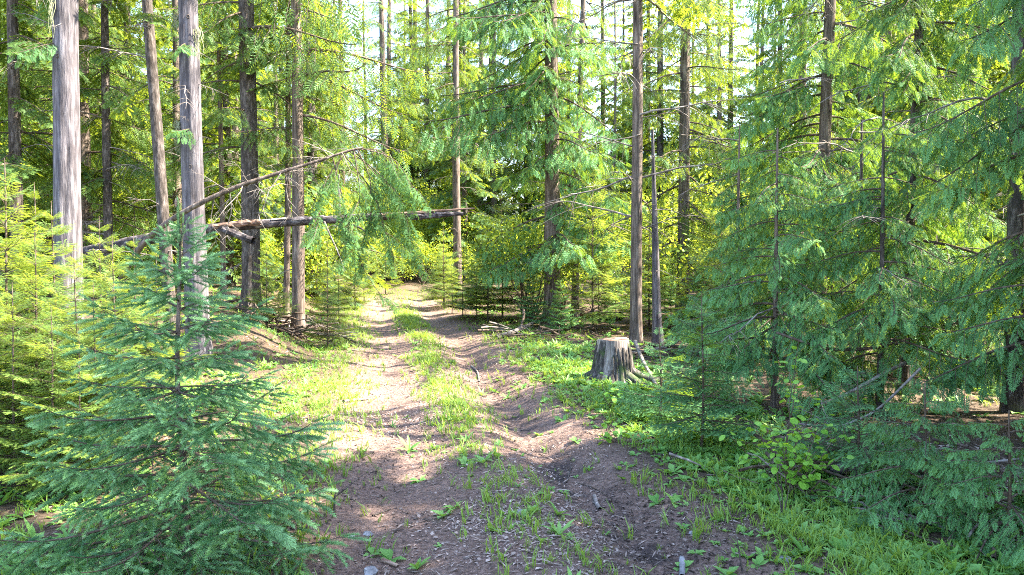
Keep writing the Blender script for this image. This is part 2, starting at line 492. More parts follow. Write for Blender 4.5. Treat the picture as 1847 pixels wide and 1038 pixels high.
def bough(seed, L, tpl, frond, spacing, ns, ang, droop, up, sag, tip, sec, side_drop, jitter, wood_r, sides=5, limb_fronds=True):
    """a limb with side shoots, each carrying fronds; returns (wood MB parts, leaf arrays)"""
    r = np.random.default_rng(seed)
    t = np.linspace(0, 1, 12)
    ph = r.random() * 6
    P = np.stack([L * t * (1 - 0.06 * t), 0.05 * L * np.sin(t * 4 + ph) * t, L * (up * t - sag * t ** 2 + tip * t ** 4)], -1)
    wood = MB()
    v, f = tube(P, wood_r * (1 - 0.88 * t) + 0.0012, sides); wood.add(v, f, 0, 0.5, True)
    O, D, Nn, Sc, Dt = [], [], [], [], []
    for i in range(ns):
        tt = 0.10 + 0.88 * (i + 0.6 * r.random()) / ns
        k = tt * 11; i0 = min(int(k), 10); fr = k - i0
        p0 = P[i0] * (1 - fr) + P[i0 + 1] * fr
        tg = P[i0 + 1] - P[i0]; tg = tg / np.linalg.norm(tg)
        sd = 1 if i % 2 else -1
        a = math.radians(ang + 14 * (r.random() - 0.5)) * sd
        dh = np.array([tg[0] * math.cos(a) - tg[1] * math.sin(a), tg[0] * math.sin(a) + tg[1] * math.cos(a), tg[2] * 0.6 - side_drop * (0.6 + 0.8 * r.random())])
        dh /= np.linalg.norm(dh)
        Ls = (sec * L * (1 - tt) ** 0.7 * (0.25 + 0.75 * min(1, tt / 0.25)) + 0.35 * frond) * (0.75 + 0.5 * r.random())
        u = np.linspace(0, 1, 5)
        Q = p0 + Ls * u[:, None] * dh; Q[:, 2] -= droop * Ls * u ** 2
        v, f = tube(Q, (wood_r * 0.30 * (1 - 0.6 * tt)) * (1 - 0.8 * u) + 0.0008, 3); wood.add(v, f, 0, 0.5, True)
        nf = max(1, int(Ls / spacing)); br = 0.45 * (r.random() - 0.5)
        for j in range(nf):
            uu = (j + 0.4 + 0.5 * r.random()) / (nf + 0.3)
            q = p0 + Ls * uu * dh; q[2] -= droop * Ls * uu * uu
            tq = dh + np.array([0, 0, -2 * droop * uu])
            s2 = 1 if (j + i) % 2 else -1
            b = math.radians(46 + 16 * (r.random() - 0.5)) * s2
            dd = np.array([tq[0] * math.cos(b) - tq[1] * math.sin(b), tq[0] * math.sin(b) + tq[1] * math.cos(b), tq[2] - droop * 0.5])
            O.append(q); D.append(dd); Nn.append([jitter * r.normal(), jitter * r.normal(), 1]); Sc.append(frond * (0.65 + 0.5 * r.random()) * (1 - 0.3 * uu)); Dt.append(br + 0.4 * (r.random() - 0.5))
        q = Q[-2]
        O.append(q); D.append(Q[-1] - Q[-3]); Nn.append([jitter * r.normal(), jitter * r.normal(), 1]); Sc.append(frond * (0.8 + 0.4 * r.random())); Dt.append(br + 0.12)
    if limb_fronds:
        for tt in np.linspace(0.25, 1.0, max(3, int(L / spacing * 0.5))):
            k = min(tt * 11, 10.99); i0 = int(k); q = P[i0] + (P[i0 + 1] - P[i0]) * (k - i0)
            tg = P[i0 + 1] - P[i0]; sd = 0.6 * (r.random() - 0.5)
            O.append(q); D.append([tg[0] - tg[1] * sd, tg[1] + tg[0] * sd, tg[2] - 0.1 * L / 11]); Nn.append([jitter * r.normal(), jitter * r.normal(), 1]); Sc.append(frond * (0.7 + 0.3 * r.random())); Dt.append(0.1)
    O = np.array(O); R = frames(np.array(D), np.array(Nn))
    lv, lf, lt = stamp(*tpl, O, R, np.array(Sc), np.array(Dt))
    return wood, (lv, lf, lt)


def bough_mb(wood, leaf, leaf_slot=1):
    mb = MB()
    V, T = wood.arrays()
    F4 = np.concatenate([f for f, _, _ in wood.f])
    mb.add(V, F4, 0, 0.5, True)
    mb.add(leaf[0], leaf[1], leaf_slot, leaf[2], False)
    return mb


def bough_arrays(wood, leaf):
    V, T = wood.arrays(); F4 = np.concatenate([f for f, _, _ in wood.f])
    return (V, F4), leaf


def dead_branch(seed, L):
    r = np.random.default_rng(seed)
    t = np.linspace(0, 1, 8)
    P = np.stack([L * t, 0.08 * L * np.sin(3 * t + seed), L * (0.10 * t - 0.38 * t ** 2 * r.random())], -1)
    P[1:-1] += r.normal(0, 0.012 * L, (6, 3))
    mb = MB(); v, f = tube(P, 0.011 * (1 - 0.85 * t) + 0.001, 5); mb.add(v, f, 0, 0.5, True)
    for i in range(9):
        k = 1 + int(r.random() * 6); d = nrm(np.array([0.7, (1 if i % 2 else -1) * (0.5 + 0.5 * r.random()), -0.4 * r.random()]))
        l = L * (0.18 + 0.25 * r.random()); u = np.linspace(0, 1, 4)
        Q = P[k] + l * u[:, None] * d; Q[:, 2] -= 0.25 * l * u ** 2
        v, f = tube(Q, 0.004 * (1 - 0.8 * u) + 0.0007, 3); mb.add(v, f, 0, 0.5, True)
    return mb


# shared branch meshes ------------------------------------------------
B_CEDAR, B_CEDAR_MID, B_FIR, B_FIR_MID, B_DEAD, B_SPRUCE = [], [], [], [], [], []
A_CEDAR, A_FIR = [], []
for k in range(6):
    w, l = bough(100 + k, 1.0, T_CEDAR, 0.135, 0.050, 15, 52, 0.42, 0.12, 0.48, 0.22, 0.42, 0.34, 0.35, 0.011)
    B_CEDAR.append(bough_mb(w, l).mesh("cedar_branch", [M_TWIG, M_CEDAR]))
for k in range(6):
    w, l = bough(200 + k, 1.0, T_CEDAR_LO, 0.14, 0.052, 14, 52, 0.5, 0.10, 0.48, 0.24, 0.44, 0.34, 0.4, 0.012)
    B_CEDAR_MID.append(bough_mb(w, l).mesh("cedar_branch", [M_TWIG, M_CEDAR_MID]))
for k in range(4):
    w, l = bough(300 + k, 1.0, T_FIR, 0.11, 0.060, 15, 50, 0.12, 0.06, 0.10, 0.05, 0.40, 0.06, 0.18, 0.010)
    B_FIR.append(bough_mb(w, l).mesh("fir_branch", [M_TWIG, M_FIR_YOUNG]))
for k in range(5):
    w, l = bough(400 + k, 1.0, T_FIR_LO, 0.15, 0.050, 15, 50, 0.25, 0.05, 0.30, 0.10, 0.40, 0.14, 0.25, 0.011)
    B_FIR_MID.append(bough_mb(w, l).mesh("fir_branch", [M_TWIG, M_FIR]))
for k in range(5):
    B_DEAD.append(dead_branch(500 + k, 1.0).mesh("dead_branch", [M_DEAD]))
for k in range(3):      # coarse boughs merged into whole crowns
    A_CEDAR.append(bough_arrays(*bough(600 + k, 1.0, T_CEDAR_LO, 0.17, 0.068, 13, 52, 0.4, 0.10, 0.45, 0.24, 0.42, 0.26, 0.4, 0.012, 3)))
    A_FIR.append(bough_arrays(*bough(700 + k, 1.0, T_FIR_LO, 0.17, 0.062, 14, 50, 0.25, 0.05, 0.30, 0.10, 0.40, 0.14, 0.3, 0.011, 3)))


def rot_frame(az, el, roll=0.0):
    """matrix: X along azimuth az raised by el"""
    return (Matrix.Rotation(az, 3, 'Z') @ Matrix.Rotation(-el, 3, 'Y') @ Matrix.Rotation(roll, 3, 'X'))


def crown_mesh(name, seed, arrs, n, z0, z1, r0, r1, el0, el1, mats, whorl=0):
    """one crown: coarse boughs from z0 to z1, reaching r0 below and r1 at the top"""
    r = np.random.default_rng(seed); mb = MB()
    for i in range(n):
        t = (i + r.random()) / n
        z = z0 + (z1 - z0) * t
        s = (r0 + (r1 - r0) * t ** 0.85) * (0.65 + 0.55 * r.random())
        R = np.array(rot_frame(i * 2.4 + r.normal() * 0.5, el0 + (el1 - el0) * t + r.normal() * 0.08, r.normal() * 0.15))
        (wv, wf), (lv, lf, lt) = arrs[int(r.random() * len(arrs))]
        o = np.array([0, 0, z])
        mb.add(s * wv @ R.T + o, wf, 0, 0.5, True)
        mb.add(s * lv @ R.T + o, lf, 1, np.clip(lt + 0.15 * r.normal(), 0, 1))
    return mb.mesh(name, mats)


def trunk_mesh(name, seed, H, r, material, k=14, flute=0.05, fine=True, lean=(0, 0), bend=0.0, z_det=6.5, flare=0.45):
    rg = np.random.default_rng(seed)
    zs = np.concatenate([np.arange(-0.25, z_det, 0.16 if fine else 0.7), np.linspace(z_det, H, 8)])
    th = np.linspace(0, 2 * np.pi, k, endpoint=False)
    Z, TH = np.meshgrid(zs, th, indexing='ij')
    zz = np.clip(Z, 0, None)
    rad = r * (1 - 0.75 * (zz / H) ** 1.1) * (1 + flare * np.exp(-zz / 0.22) * (1 + 0.5 * np.sin(TH * 4 + seed)))
    cs, sn = np.cos(TH), np.sin(TH)
    if fine:
        rad = rad * (1 + flute * 2 * fbm(cs * 1.6 + seed, sn * 1.6 + Z * 0.25, seed, 2) + flute * 1.6 * fbm(TH * 5, Z * 1.1, seed + 3, 3))
    ph = rg.random() * 6
    cx = lean[0] * Z + bend * np.sin(Z * 0.5 + ph) - bend * math.sin(ph); cy = lean[1] * Z + bend * np.cos(Z * 0.4 + ph) - bend * math.cos(ph)
    V = np.stack([cx + rad * cs, cy + rad * sn, Z], -1).reshape(-1, 3)
    n = len(zs); i = np.arange(n - 1)[:, None] * k; j = np.arange(k)[None]; j2 = (j + 1) % k
    f = np.stack([i + j, i + j2, i + k + j2, i + k + j], -1).reshape(-1, 4)
    cen = lambda z: Vector((lean[0] * z + bend * (math.sin(z * 0.5 + ph) - math.sin(ph)), lean[1] * z + bend * (math.cos(z * 0.4 + ph) - math.cos(ph)), z))
    return MB().add(V, f, 0, 0.5, True).mesh(name, [material]), cen


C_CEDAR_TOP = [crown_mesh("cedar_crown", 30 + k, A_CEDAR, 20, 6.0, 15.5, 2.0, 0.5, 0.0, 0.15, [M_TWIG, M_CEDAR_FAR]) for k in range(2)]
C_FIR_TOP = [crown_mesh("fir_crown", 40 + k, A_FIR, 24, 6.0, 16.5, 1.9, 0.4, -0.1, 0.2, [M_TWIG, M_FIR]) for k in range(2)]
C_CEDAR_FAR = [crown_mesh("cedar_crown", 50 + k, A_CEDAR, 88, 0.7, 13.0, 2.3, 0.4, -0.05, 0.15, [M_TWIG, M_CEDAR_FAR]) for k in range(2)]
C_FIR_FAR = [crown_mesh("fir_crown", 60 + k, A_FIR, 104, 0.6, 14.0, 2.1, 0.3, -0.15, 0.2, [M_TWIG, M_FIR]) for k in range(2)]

# ------------------------------------------------------------------ trees that can be told apart
TREE_SPOTS = []          # (x, y) of every trunk, to keep later scatter clear
rnd = random.Random(5)


SUNNY = [(-0.8, 7.4, 0.3), (-4.9, 5.6, 0.2), (-4.6, 6.6, 1.4), (-6.0, 7.5, 1.4), (-2.2, 14.5, 0.6), (-3.2, 19.0, 1.5), (-4.0, 24.0, 1.8), (-1.0, 22.0, 1.6), (3.0, 22.5, 1.8), (7.0, 23.0, 2.0),
         (11.0, 24.0, 2.2), (1.0, 28.0, 2.0), (-5.0, 33.0, 1.4), (-5.6, 38.0, 1.4), (-6.0, 28.0, 2.0)]


def shades_sunny(x, y, R, H):
    hx, hy = math.sin(SUN_AZ), math.cos(SUN_AZ)
    for sx, sy, sr in SUNNY:
        dx, dy = x - sx, y - sy
        s = dx * hx + dy * hy
        if s < -R: continue
        w = abs(dx * hy - dy * hx)
        hgt = max(s, 0) * math.tan(SUN_EL)
        if hgt < H and w < sr + R * (1 - 0.8 * max(0, hgt) / H):
            return True
    return False


def tree(name, label, px_h, px_top, d, dia, bark_m, kind, H=16.0, boughs=0, bz=(1.0, 6.5), bs=(1.2, 2.2), mid=True,
         dead=0, dz=(1.0, 6.5), ds=(0.5, 1.3), crown=True, group=None, az=None, bend=0.02, k=16, top_scale=1.0, extra=None, el=(-0.42, 0.08), taper=0.25, broken=None, flute=0.05):
    """a standing tree: foot below the horizon crossing px_h, trunk passing px_top at the picture's upper edge"""
    a = pt(px_h, 459, d); b = pt(px_top, 0, d)
    sl = (b.x - a.x) / (b.z - a.z)
    x0 = a.x - sl * a.z
    z0 = gz(x0, d)
    e = empty(name, (x0, d, z0))
    tag(e, label, "tree", group)
    TREE_SPOTS.append((x0, d))
    sd = int(px_h) + int(d * 10)
    ht = broken or H
    tm, cen = trunk_mesh(name + "_trunk", sd, ht, dia / 2, bark_m, k, flute, True, (sl, rnd.uniform(-0.01, 0.01)), bend, min(ht, 7.0) if not broken else ht * 0.9)
    obj("trunk", tm, e)
    pool = {('c', True): B_CEDAR_MID, ('c', False): B_CEDAR, ('f', True): B_FIR_MID, ('f', False): B_FIR_MID}[(kind, mid)]
    for i in range(boughs):
        z = bz[0] + (bz[1] - bz[0]) * (i + rnd.random()) / boughs
        aa = rnd.uniform(0, 2 * math.pi) if az is None else math.radians(rnd.uniform(*az))
        s = rnd.uniform(*bs) * (1 - taper * (z - bz[0]) / max(0.1, bz[1] - bz[0]))
        M = Matrix.Translation(cen(z)) @ (rot_frame(aa, rnd.uniform(*el), rnd.uniform(-0.3, 0.3)) * s).to_4x4()
        obj("branch", pool[rnd.randrange(len(pool))], e, M)
    if extra:                      # long boughs reaching out one way
        n, z0_, z1_, a0, a1, s0, s1 = extra
        for i in range(n):
            z = rnd.uniform(z0_, z1_)
            M = Matrix.Translation(cen(z)) @ (rot_frame(math.radians(rnd.uniform(a0, a1)), rnd.uniform(-0.2, 0.1), rnd.uniform(-0.3, 0.3)) * rnd.uniform(s0, s1)).to_4x4()
            obj("branch", pool[rnd.randrange(len(pool))], e, M)
    for i in range(dead):
        z = rnd.uniform(*dz)
        s = rnd.uniform(*ds)
        M = Matrix.Translation(cen(z)) @ (rot_frame(rnd.uniform(0, 6.283), rnd.uniform(-0.35, 0.25), rnd.uniform(-0.5, 0.5)) * s).to_4x4()
        obj("dead_branch", B_DEAD[rnd.randrange(5)], e, M)
    if crown and not broken:
        c = rnd.choice(C_CEDAR_TOP if kind == 'c' else C_FIR_TOP)
        sc = H / 16.0
        if shades_sunny(x0, d, 2.0, H): top_scale *= 0.5
        o = obj("crown", c, e, Matrix.Translation((sl * 8, 0, 0)) @ Matrix.Rotation(rnd.uniform(0, 6.28), 4, 'Z') @ Matrix.Diagonal((sc * top_scale, sc * top_scale, sc, 1)))
    return e, cen


# left stand
tree("fir_tree", "slim dark fir trunk at the picture's edge behind the big grey cedar", 33, 28, 13.5, 0.22, M_BARK_DARK, 'f', 16, 18, (2.2, 6.5), (1.0, 2.0), dead=10)
grey_a, cen_a = tree("cedar_tree", "thickest grey cedar trunk with shaggy vertical bark above the sunlit young firs", 122, 114, 9.5, 0.33, M_BARK_GREY, 'c', 18, 3, (3.6, 5.4), (0.5, 0.8), mid=False, dead=5, dz=(2.8, 5.2), ds=(0.3, 0.7), k=40, bend=0.01, flute=0.075)
tree("fir_tree", "thin dark fir trunk between the two grey cedars with bare twiggy branches", 197, 186, 14.5, 0.17, M_BARK_DARK, 'f', 15, 15, (2.2, 6.5), (0.9, 1.7), dead=26, ds=(0.6, 1.5))
tree("fir_tree", "leaning rough brown fir trunk just beside the second grey cedar", 297, 265, 11.0, 0.175, M_BARK_DARK, 'f', 15, 4, (3.4, 6.0), (0.8, 1.3), dead=16, ds=(0.4, 1.2), bend=0.015)
grey_b, cen_b = tree("cedar_tree", "grey cedar trunk with knot holes and pale hanging lichen behind the spruce", 352, 338, 10.4, 0.30, M_BARK_GREY, 'c', 18, 3, (3.0, 5.2), (0.5, 0.8), mid=False, dead=9, dz=(2.4, 5.2), ds=(0.3, 0.8), k=40, bend=0.01, flute=0.075)
tree("fir_tree", "pencil-thin fir stem in the gap between grey cedar and dark trunk", 403, 398, 16.0, 0.11, M_BARK_BROWN, 'f', 12, 18, (2.0, 6.0), (0.8, 1.5), dead=12)
tree("cedar_tree", "dark thick trunk standing behind the hung-up fallen log", 452, 447, 14.0, 0.34, M_BARK_DARK, 'c', 17, 12, (3.0, 6.8), (1.2, 2.2), dead=18, k=22, extra=(3, 4.2, 6.6, -50, 40, 2.0, 3.0))
tree("fir_tree", "slim pale brown stem touching the redder trunk beside it", 517, 521, 14.6, 0.125, M_BARK_BROWN, 'f', 14, 8, (3.6, 6.6), (0.9, 1.5), dead=8)
tree("cedar_tree", "straight reddish-brown cedar trunk crossed by the fallen log", 537, 535, 14.0, 0.235, M_BARK_BROWN, 'c', 17, 10, (3.4, 6.8), (1.2, 2.2), dead=8, k=24, extra=(4, 3.9, 6.6, -60, 30, 1.8, 3.0))
# over the road
tree("cedar_tree", "distant straight trunk beside the end of the fallen log", 826, 822, 24.0, 0.27, M_BARK_BROWN, 'c', 18, 20, (4.5, 10.0), (1.2, 2.4), dead=12, dz=(2, 9))
# right stand
tree("cedar_tree", "stout dark cedar with boughs spread toward the road", 995, 990, 16.4, 0.36, M_BARK_BROWN, 'c', 18, 44, (1.6, 7.6), (1.4, 2.5), mid=False, dead=14, k=24, extra=(10, 4.2, 7.4, 140, 235, 2.0, 3.2))
tree("cedar_tree", "thin leaning cedar stem right next to the stout dark one", 1040, 1052, 18.8, 0.19, M_BARK_BROWN, 'c', 15, 20, (2.0, 8.0), (1.2, 2.2), dead=14)
tree("fir_tree", "tall straight trunk standing just behind the cut stump", 1147, 1146, 13.4, 0.215, M_BARK_BROWN, 'f', 17, 3, (6.6, 7.4), (1.2, 2.0), dead=26, dz=(1.6, 6.6), ds=(0.8, 2.0), k=22)
tree("cedar_snag", "dead bare trunk with its top broken off beside the straight trunk", 1181, 1166, 13.7, 0.175, M_BARK_GREY, 'c', dead=8, dz=(0.8, 3.4), ds=(0.3, 0.9), broken=3.85, crown=False)
tree("cedar_tree", "shaded cedar trunk deeper in beyond the broken snag", 1232, 1240, 18.5, 0.30, M_BARK_BROWN, 'c', 17, 42, (1.6, 8.2), (1.4, 2.6), dead=12)
tree("cedar_tree", "slender cedar trunk of the close pair among drooping boughs", 1443, 1444, 13.0, 0.155, M_BARK_BROWN, 'c', 15, 28, (1.0, 6.6), (1.0, 2.0), dead=16)
tree("cedar_tree", "thicker cedar trunk of the close pair under a dark canopy", 1482, 1500, 11.5, 0.20, M_BARK_BROWN, 'c', 16, 46, (0.9, 6.2), (1.2, 2.2), mid=False, dead=10)
tree("fir_tree", "black fir trunk cut by the picture's edge with many bare limbs", 1834, 1846, 7.6, 0.175, M_BARK_DARK, 'f', 16, 0, dead=34, dz=(0.9, 5.0), ds=(0.7, 1.8), k=22)
tree("cedar_tree", "cedar with long pale-green drooping sprays reaching over the verge", 1640, 1660, 8.6, 0.12, M_BARK_DARK, 'c', 6.5, 56, (1.0, 5.8), (0.8, 1.8), mid=False, dead=14, ds=(0.5, 1.1), k=12, crown=False)
tree("cedar_tree", "cedar in the corner of the verge whose lowest sprays brush the ground", 1900, 1930, 6.2, 0.13, M_BARK_DARK, 'c', 6, 32, (0.5, 4.8), (0.9, 1.6), mid=False, dead=4, k=12, crown=False)
tree("cedar_tree", "small bushy cedar between the fir sapling and the close pair of trunks", 1400, 1404, 7.9, 0.07, M_BARK_BROWN, 'c', 7, 42, (0.45, 2.7), (0.95, 1.5), mid=False, dead=6, crown=False, broken=2.9, k=10, taper=0.65, el=(-0.25, 0.12))
tree("cedar_tree", "young cedar with flat tiered sprays behind the small cedar with pale lacy sprays", 1590, 1596, 7.6, 0.07, M_BARK_DARK, 'c', 7, 34, (0.6, 3.0), (0.85, 1.4), mid=False, dead=8, crown=False, broken=3.2, k=10, taper=0.65, el=(-0.25, 0.12))

tree("cedar_tree", "bushy low-branched cedar filling the gap just past the fir sapling", 1330, 1334, 11.6, 0.09, M_BARK_BROWN, 'c', 7, 34, (0.2, 3.3), (0.8, 1.4), mid=False, dead=4, crown=False, broken=3.5, k=10, taper=0.7)
tree("cedar_tree", "low-branched cedar in the dark behind the round-leaved shrub", 1555, 1562, 10.2, 0.10, M_BARK_DARK, 'c', 8, 36, (0.15, 3.2), (0.8, 1.4), mid=False, dead=8, crown=False, broken=3.4, k=10, taper=0.7)
tree("cedar_tree", "shadowed cedar with sweeping lower boughs in front of the edge trunk", 1755, 1770, 9.6, 0.10, M_BARK_DARK, 'c', 8, 34, (0.15, 3.0), (0.8, 1.4), mid=False, dead=8, crown=False, broken=3.2, k=10, taper=0.7)

# ------------------------------------------------------------------ surrounding forest
FAR = []
for kind, crowns, bm in (('c', C_CEDAR_FAR, M_BARK_BROWN), ('f', C_FIR_FAR, M_BARK_DARK)):
    for c in crowns:
        tm, _ = trunk_mesh("far_trunk", 900 + len(FAR), 14.0, 0.13, bm, 9, 0.04, False, (0, 0), 0.03)
        FAR.append((kind, tm, c))


def far_tree(x, y, i, sc, label, group):
    kind, tm, c = FAR[i]
    e = empty("cedar_tree" if kind == 'c' else "fir_tree", (x, y, gz(x, y)), rnd.uniform(0, 6.28), sc)
    tag(e, label, "tree", group)
    obj("trunk", tm, e); obj("crown", c, e)
    TREE_SPOTS.append((x, y))


def scatter_trees(n, xr, yr, label, group, smin, smax, gap=1.5, check=True, road=2.6, kinds=range(4)):
    got = tries = 0
    while got < n and tries < n * 60:
        tries += 1
        x, y = rnd.uniform(*xr), rnd.uniform(*yr)
        if abs(float(road_u(x, y))) < road: continue
        if any((x - a) ** 2 + (y - b) ** 2 < gap * gap for a, b in TREE_SPOTS): continue
        s = rnd.uniform(smin, smax)
        if check and shades_sunny(x, y, 1.7 * s, 14 * s): continue
        far_tree(x, y, rnd.choice(list(kinds)), s, label, group); got += 1
    return got


print("left", scatter_trees(26, (-24, -5.5), (12.5, 26), "dim fir or cedar in the crowded stand behind the grey trunks", "trees filling the stand behind the grey cedars", 0.8, 1.15))
print("right", scatter_trees(20, (6, 26), (13, 27), "shaded conifer deep in the stand behind the drooping cedar boughs", "trees filling the stand behind the drooping cedars", 0.8, 1.1))
print("far", scatter_trees(94, (-36, 38), (26, 48), "tall conifer far back where the road runs out of sight", "tall conifers far back in the forest", 1.1, 1.7, gap=1.9))
print("farther", scatter_trees(80, (-60, 60), (44, 72), "tall conifer in the last rows before the sky", "tall conifers in the last rows", 1.5, 2.3, gap=3.0, check=False, road=1.6))
print("side", scatter_trees(26, (5.5, 20.0), (-4, 8), "conifer beside the road out of the picture that shades it", "conifers shading the road from the side", 0.8, 1.1, gap=2.2))

scatter_trees(18, (5.6, 13.0), (0, 6.0), "conifer beside the road out of the picture that shades it", "conifers shading the road from the side", 0.85, 1.1, gap=1.2)
for x, y, q in ((-6.3, 57, 2.1), (-7.9, 62, 2.3), (-5.2, 64, 2.4), (-9.2, 58, 2.0), (-4.0, 58, 2.0)):
    far_tree(x, y, rnd.randrange(4), q, "tall conifer in the last rows before the sky", "tall conifers in the last rows")

# ------------------------------------------------------------------ the blue-green spruce in front
def spruce():
    kinds = []
    for frond, spacing, ns, sec in ((0.165, 0.075, 16, 0.40), (0.24, 0.13, 12, 0.42), (0.48, 0.30, 7, 0.40)):     # long low limbs, middle limbs, short top limbs
        kinds.append([])
        for k in range(4 if ns > 7 else 2):
            w, l = bough(800 + k + ns, 1.0, T_SPRUCE, frond, spacing, ns, 46, 0.16, 0.02, 0.10, 0.18, sec, 0.14, 0.5, 0.010 if ns > 7 else 0.02, 6)
            wm = MB(); V, T = w.arrays(); wm.add(V, np.concatenate([f for f, _, _ in w.f]), 0, 0.5, True)
            lm = MB(); lm.add(l[0], l[1], 0, l[2])
            kinds[-1].append((wm.mesh("spruce_branch", [M_TWIG]), lm.mesh("spruce_needles", [M_SPRUCE])))
    d = 3.75
    base = pt(334, 1045, d); top = pt(318, 368, d)
    bz = gz(base.x, d)
    e = empty("spruce_sapling", (base.x, d, bz))
    tag(e, "young blue-green spruce standing in front beside the road", "sapling")
    H = top.z - bz; dx = top.x - base.x
    t = np.linspace(0, 1, 24)
    P = np.stack([dx * t + 0.012 * np.sin(t * 9), 0.01 * np.sin(t * 7), -0.1 + (H + 0.1) * t], -1)
    v, f = tube(P, 0.020 * (1 - 0.82 * t) + 0.001, 10, rough=0.12)
    obj("trunk", MB().add(v, f, 0, 0.5, True).mesh("spruce_trunk", [M_BARK_BROWN]), e)
    # leader shoot
    n = 9
    O = np.stack([np.interp(np.linspace(0.80, 0.955, n), t, P[:, i]) for i in range(3)], -1)
    lv, lf, lt = stamp(*T_SPRUCE, O, frames(np.tile([dx * 0.3, 0, 1.0], (n, 1)), np.tile([0, 1.0, 0.1], (n, 1))), np.full(n, 0.115), np.full(n, 0.1))
    obj("leader_needles", MB().add(lv, lf, 0, lt).mesh("leader_needles", [M_SPRUCE]), e)
    v, f = tube([[dx * 1.0, 0, H - 0.015], [dx, 0.002, H + 0.012], [dx, 0.002, H + 0.03]], [0.007, 0.009, 0.002], 6)
    obj("bud", MB().add(v, f, 0, 0.5, True).mesh("spruce_bud", [M_SPLINTER]), e)
    rr = random.Random(12)
    whorls = [(0.875, 5, 0.17, 0.75), (0.80, 6, 0.26, 0.5), (0.735, 5, 0.30, 0.3), (0.665, 7, 0.46, 0.18), (0.585, 6, 0.52, 0.10), (0.51, 6, 0.62, 0.05), (0.435, 7, 0.72, 0.05),
              (0.36, 6, 0.80, 0.0), (0.285, 6, 0.88, -0.02), (0.21, 6, 0.92, -0.03), (0.14, 6, 0.88, -0.04), (0.08, 5, 0.78, -0.02)]
    for h, nb, L, el in whorls:
        ph = rr.random() * 6
        for i in range(nb):
            hh = h + rr.uniform(-0.015, 0.015)
            p = Vector([float(np.interp(hh, t, P[:, q])) for q in range(3)])
            M = Matrix.Translation(p) @ (rot_frame(ph + i * 6.283 / nb + rr.uniform(-0.25, 0.25), el + rr.uniform(-0.12, 0.12), rr.uniform(-0.2, 0.2)) * (L * rr.uniform(0.68, 0.98))).to_4x4()
            wm, lm = rr.choice(kinds[0 if L > 0.6 else (1 if L > 0.32 else 2)])
            b = obj("branch", wm, e, M)
            obj("needles", lm, b)


spruce()

# ------------------------------------------------------------------ young firs
def sapling_mesh(seed, pool_seed, H, R, whorl, nb, tpl, frond, mats):
    """one sapling crown in whorls, arrays merged"""
    r = np.random.default_rng(seed)
    arrs = [bough_arrays(*bough(pool_seed + k, 1.0, tpl, frond, 0.065, 12, 50, 0.1, 0.10, 0.12, 0.08, 0.42, 0.05, 0.2, 0.010, 3)) for k in range(3)]
    mb = MB(); z = 0.12 * H; first = True
    while z < H * 0.96:
        t = z / H
        for i in range(nb):
            a = i * 6.283 / nb + r.random() * 1.2
            s = R * (1 - t) ** 0.8 * (0.75 + 0.4 * r.random()) + 0.05
            Rm = np.array(rot_frame(a, 0.12 + 0.5 * t * t + r.normal() * 0.08, r.normal() * 0.12))
            (wv, wf), (lv, lf, lt) = arrs[int(r.random() * 3)]
            o = np.array([0, 0, z + r.normal() * 0.012])
            mb.add(s * wv @ Rm.T + o, wf, 0, 0.5, True)
            mb.add(s * lv @ Rm.T + o, lf, 1, np.clip(lt + 0.1 * r.normal(), 0, 1))
        z += whorl * (0.75 + 0.5 * r.random())
    crown = mb.mesh("sapling_crown", mats)
    t = np.linspace(0, 1, 10)
    P = np.stack([0.01 * np.sin(t * 5), 0.01 * np.cos(t * 4), -0.1 + (H * 1.03 + 0.1) * t], -1)
    v, f = tube(P, 0.0075 * H * (1 - 0.85 * t) + 0.0012, 7)
    return crown, MB().add(v, f, 0, 0.5, True).mesh("sapling_stem", [M_TWIG])


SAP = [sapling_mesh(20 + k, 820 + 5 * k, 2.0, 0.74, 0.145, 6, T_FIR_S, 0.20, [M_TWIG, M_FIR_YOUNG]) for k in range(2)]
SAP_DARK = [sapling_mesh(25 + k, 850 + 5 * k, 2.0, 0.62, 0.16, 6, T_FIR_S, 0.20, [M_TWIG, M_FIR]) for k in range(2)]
SAP_CEDAR = [sapling_mesh(28 + k, 870 + 5 * k, 2.0, 0.60, 0.15, 5, T_CEDAR_LO, 0.26, [M_TWIG, M_CEDAR]) for k in range(1)]


def sapling(name, pool, x, y, h, label, group=None, rz=None):
    c, s = rnd.choice(pool)
    e = empty(name, (x, y, gz(x, y)), rnd.uniform(0, 6.28) if rz is None else rz, h / 2.0)
    tag(e, label, "sapling", group)
    obj("stem", s, e); obj("crown", c, e)
    return e


def sapling_px(name, pool, px, py_top, d, label, group=None):
    p = pt(px, py_top, d)
    return sapling(name, pool, p.x, d, p.z - gz(p.x, d), label, group)


# sunlit thicket at the side, nearest first
sapling_px("fir_sapling", SAP, 205, 440, 5.9, "yellow-green fir sapling just behind the spruce's tip branches")
sapling_px("fir_sapling", SAP, 135, 455, 5.6, "slender sunlit fir sapling below the thickest grey cedar")
sapling_px("fir_sapling", SAP, 95, 375, 6.6, "tall sunlit fir sapling with a bare leader below the thickest grey cedar")
for px, py, d in [(5, 300, 6.2), (60, 430, 6.0), (-70, 400, 5.8), (20, 520, 5.2), (90, 560, 5.0), (-30, 470, 5.4), (170, 520, 5.4), (-120, 330, 6.8), (140, 600, 4.9)]:
    sapling_px("fir_sapling", SAP, px, py, d, "fir sapling in the dense sunlit thicket at the picture's edge", "sunlit fir thicket beside the spruce")
for px, py, d in [(60, 340, 8.2), (180, 400, 8.0), (240, 430, 7.6), (280, 450, 8.4), (-20, 300, 9.0)]:
    sapling_px("fir_sapling", SAP_DARK + SAP, px, py, d, "young fir in the second row around the feet of the grey cedars", "young firs round the grey cedars")
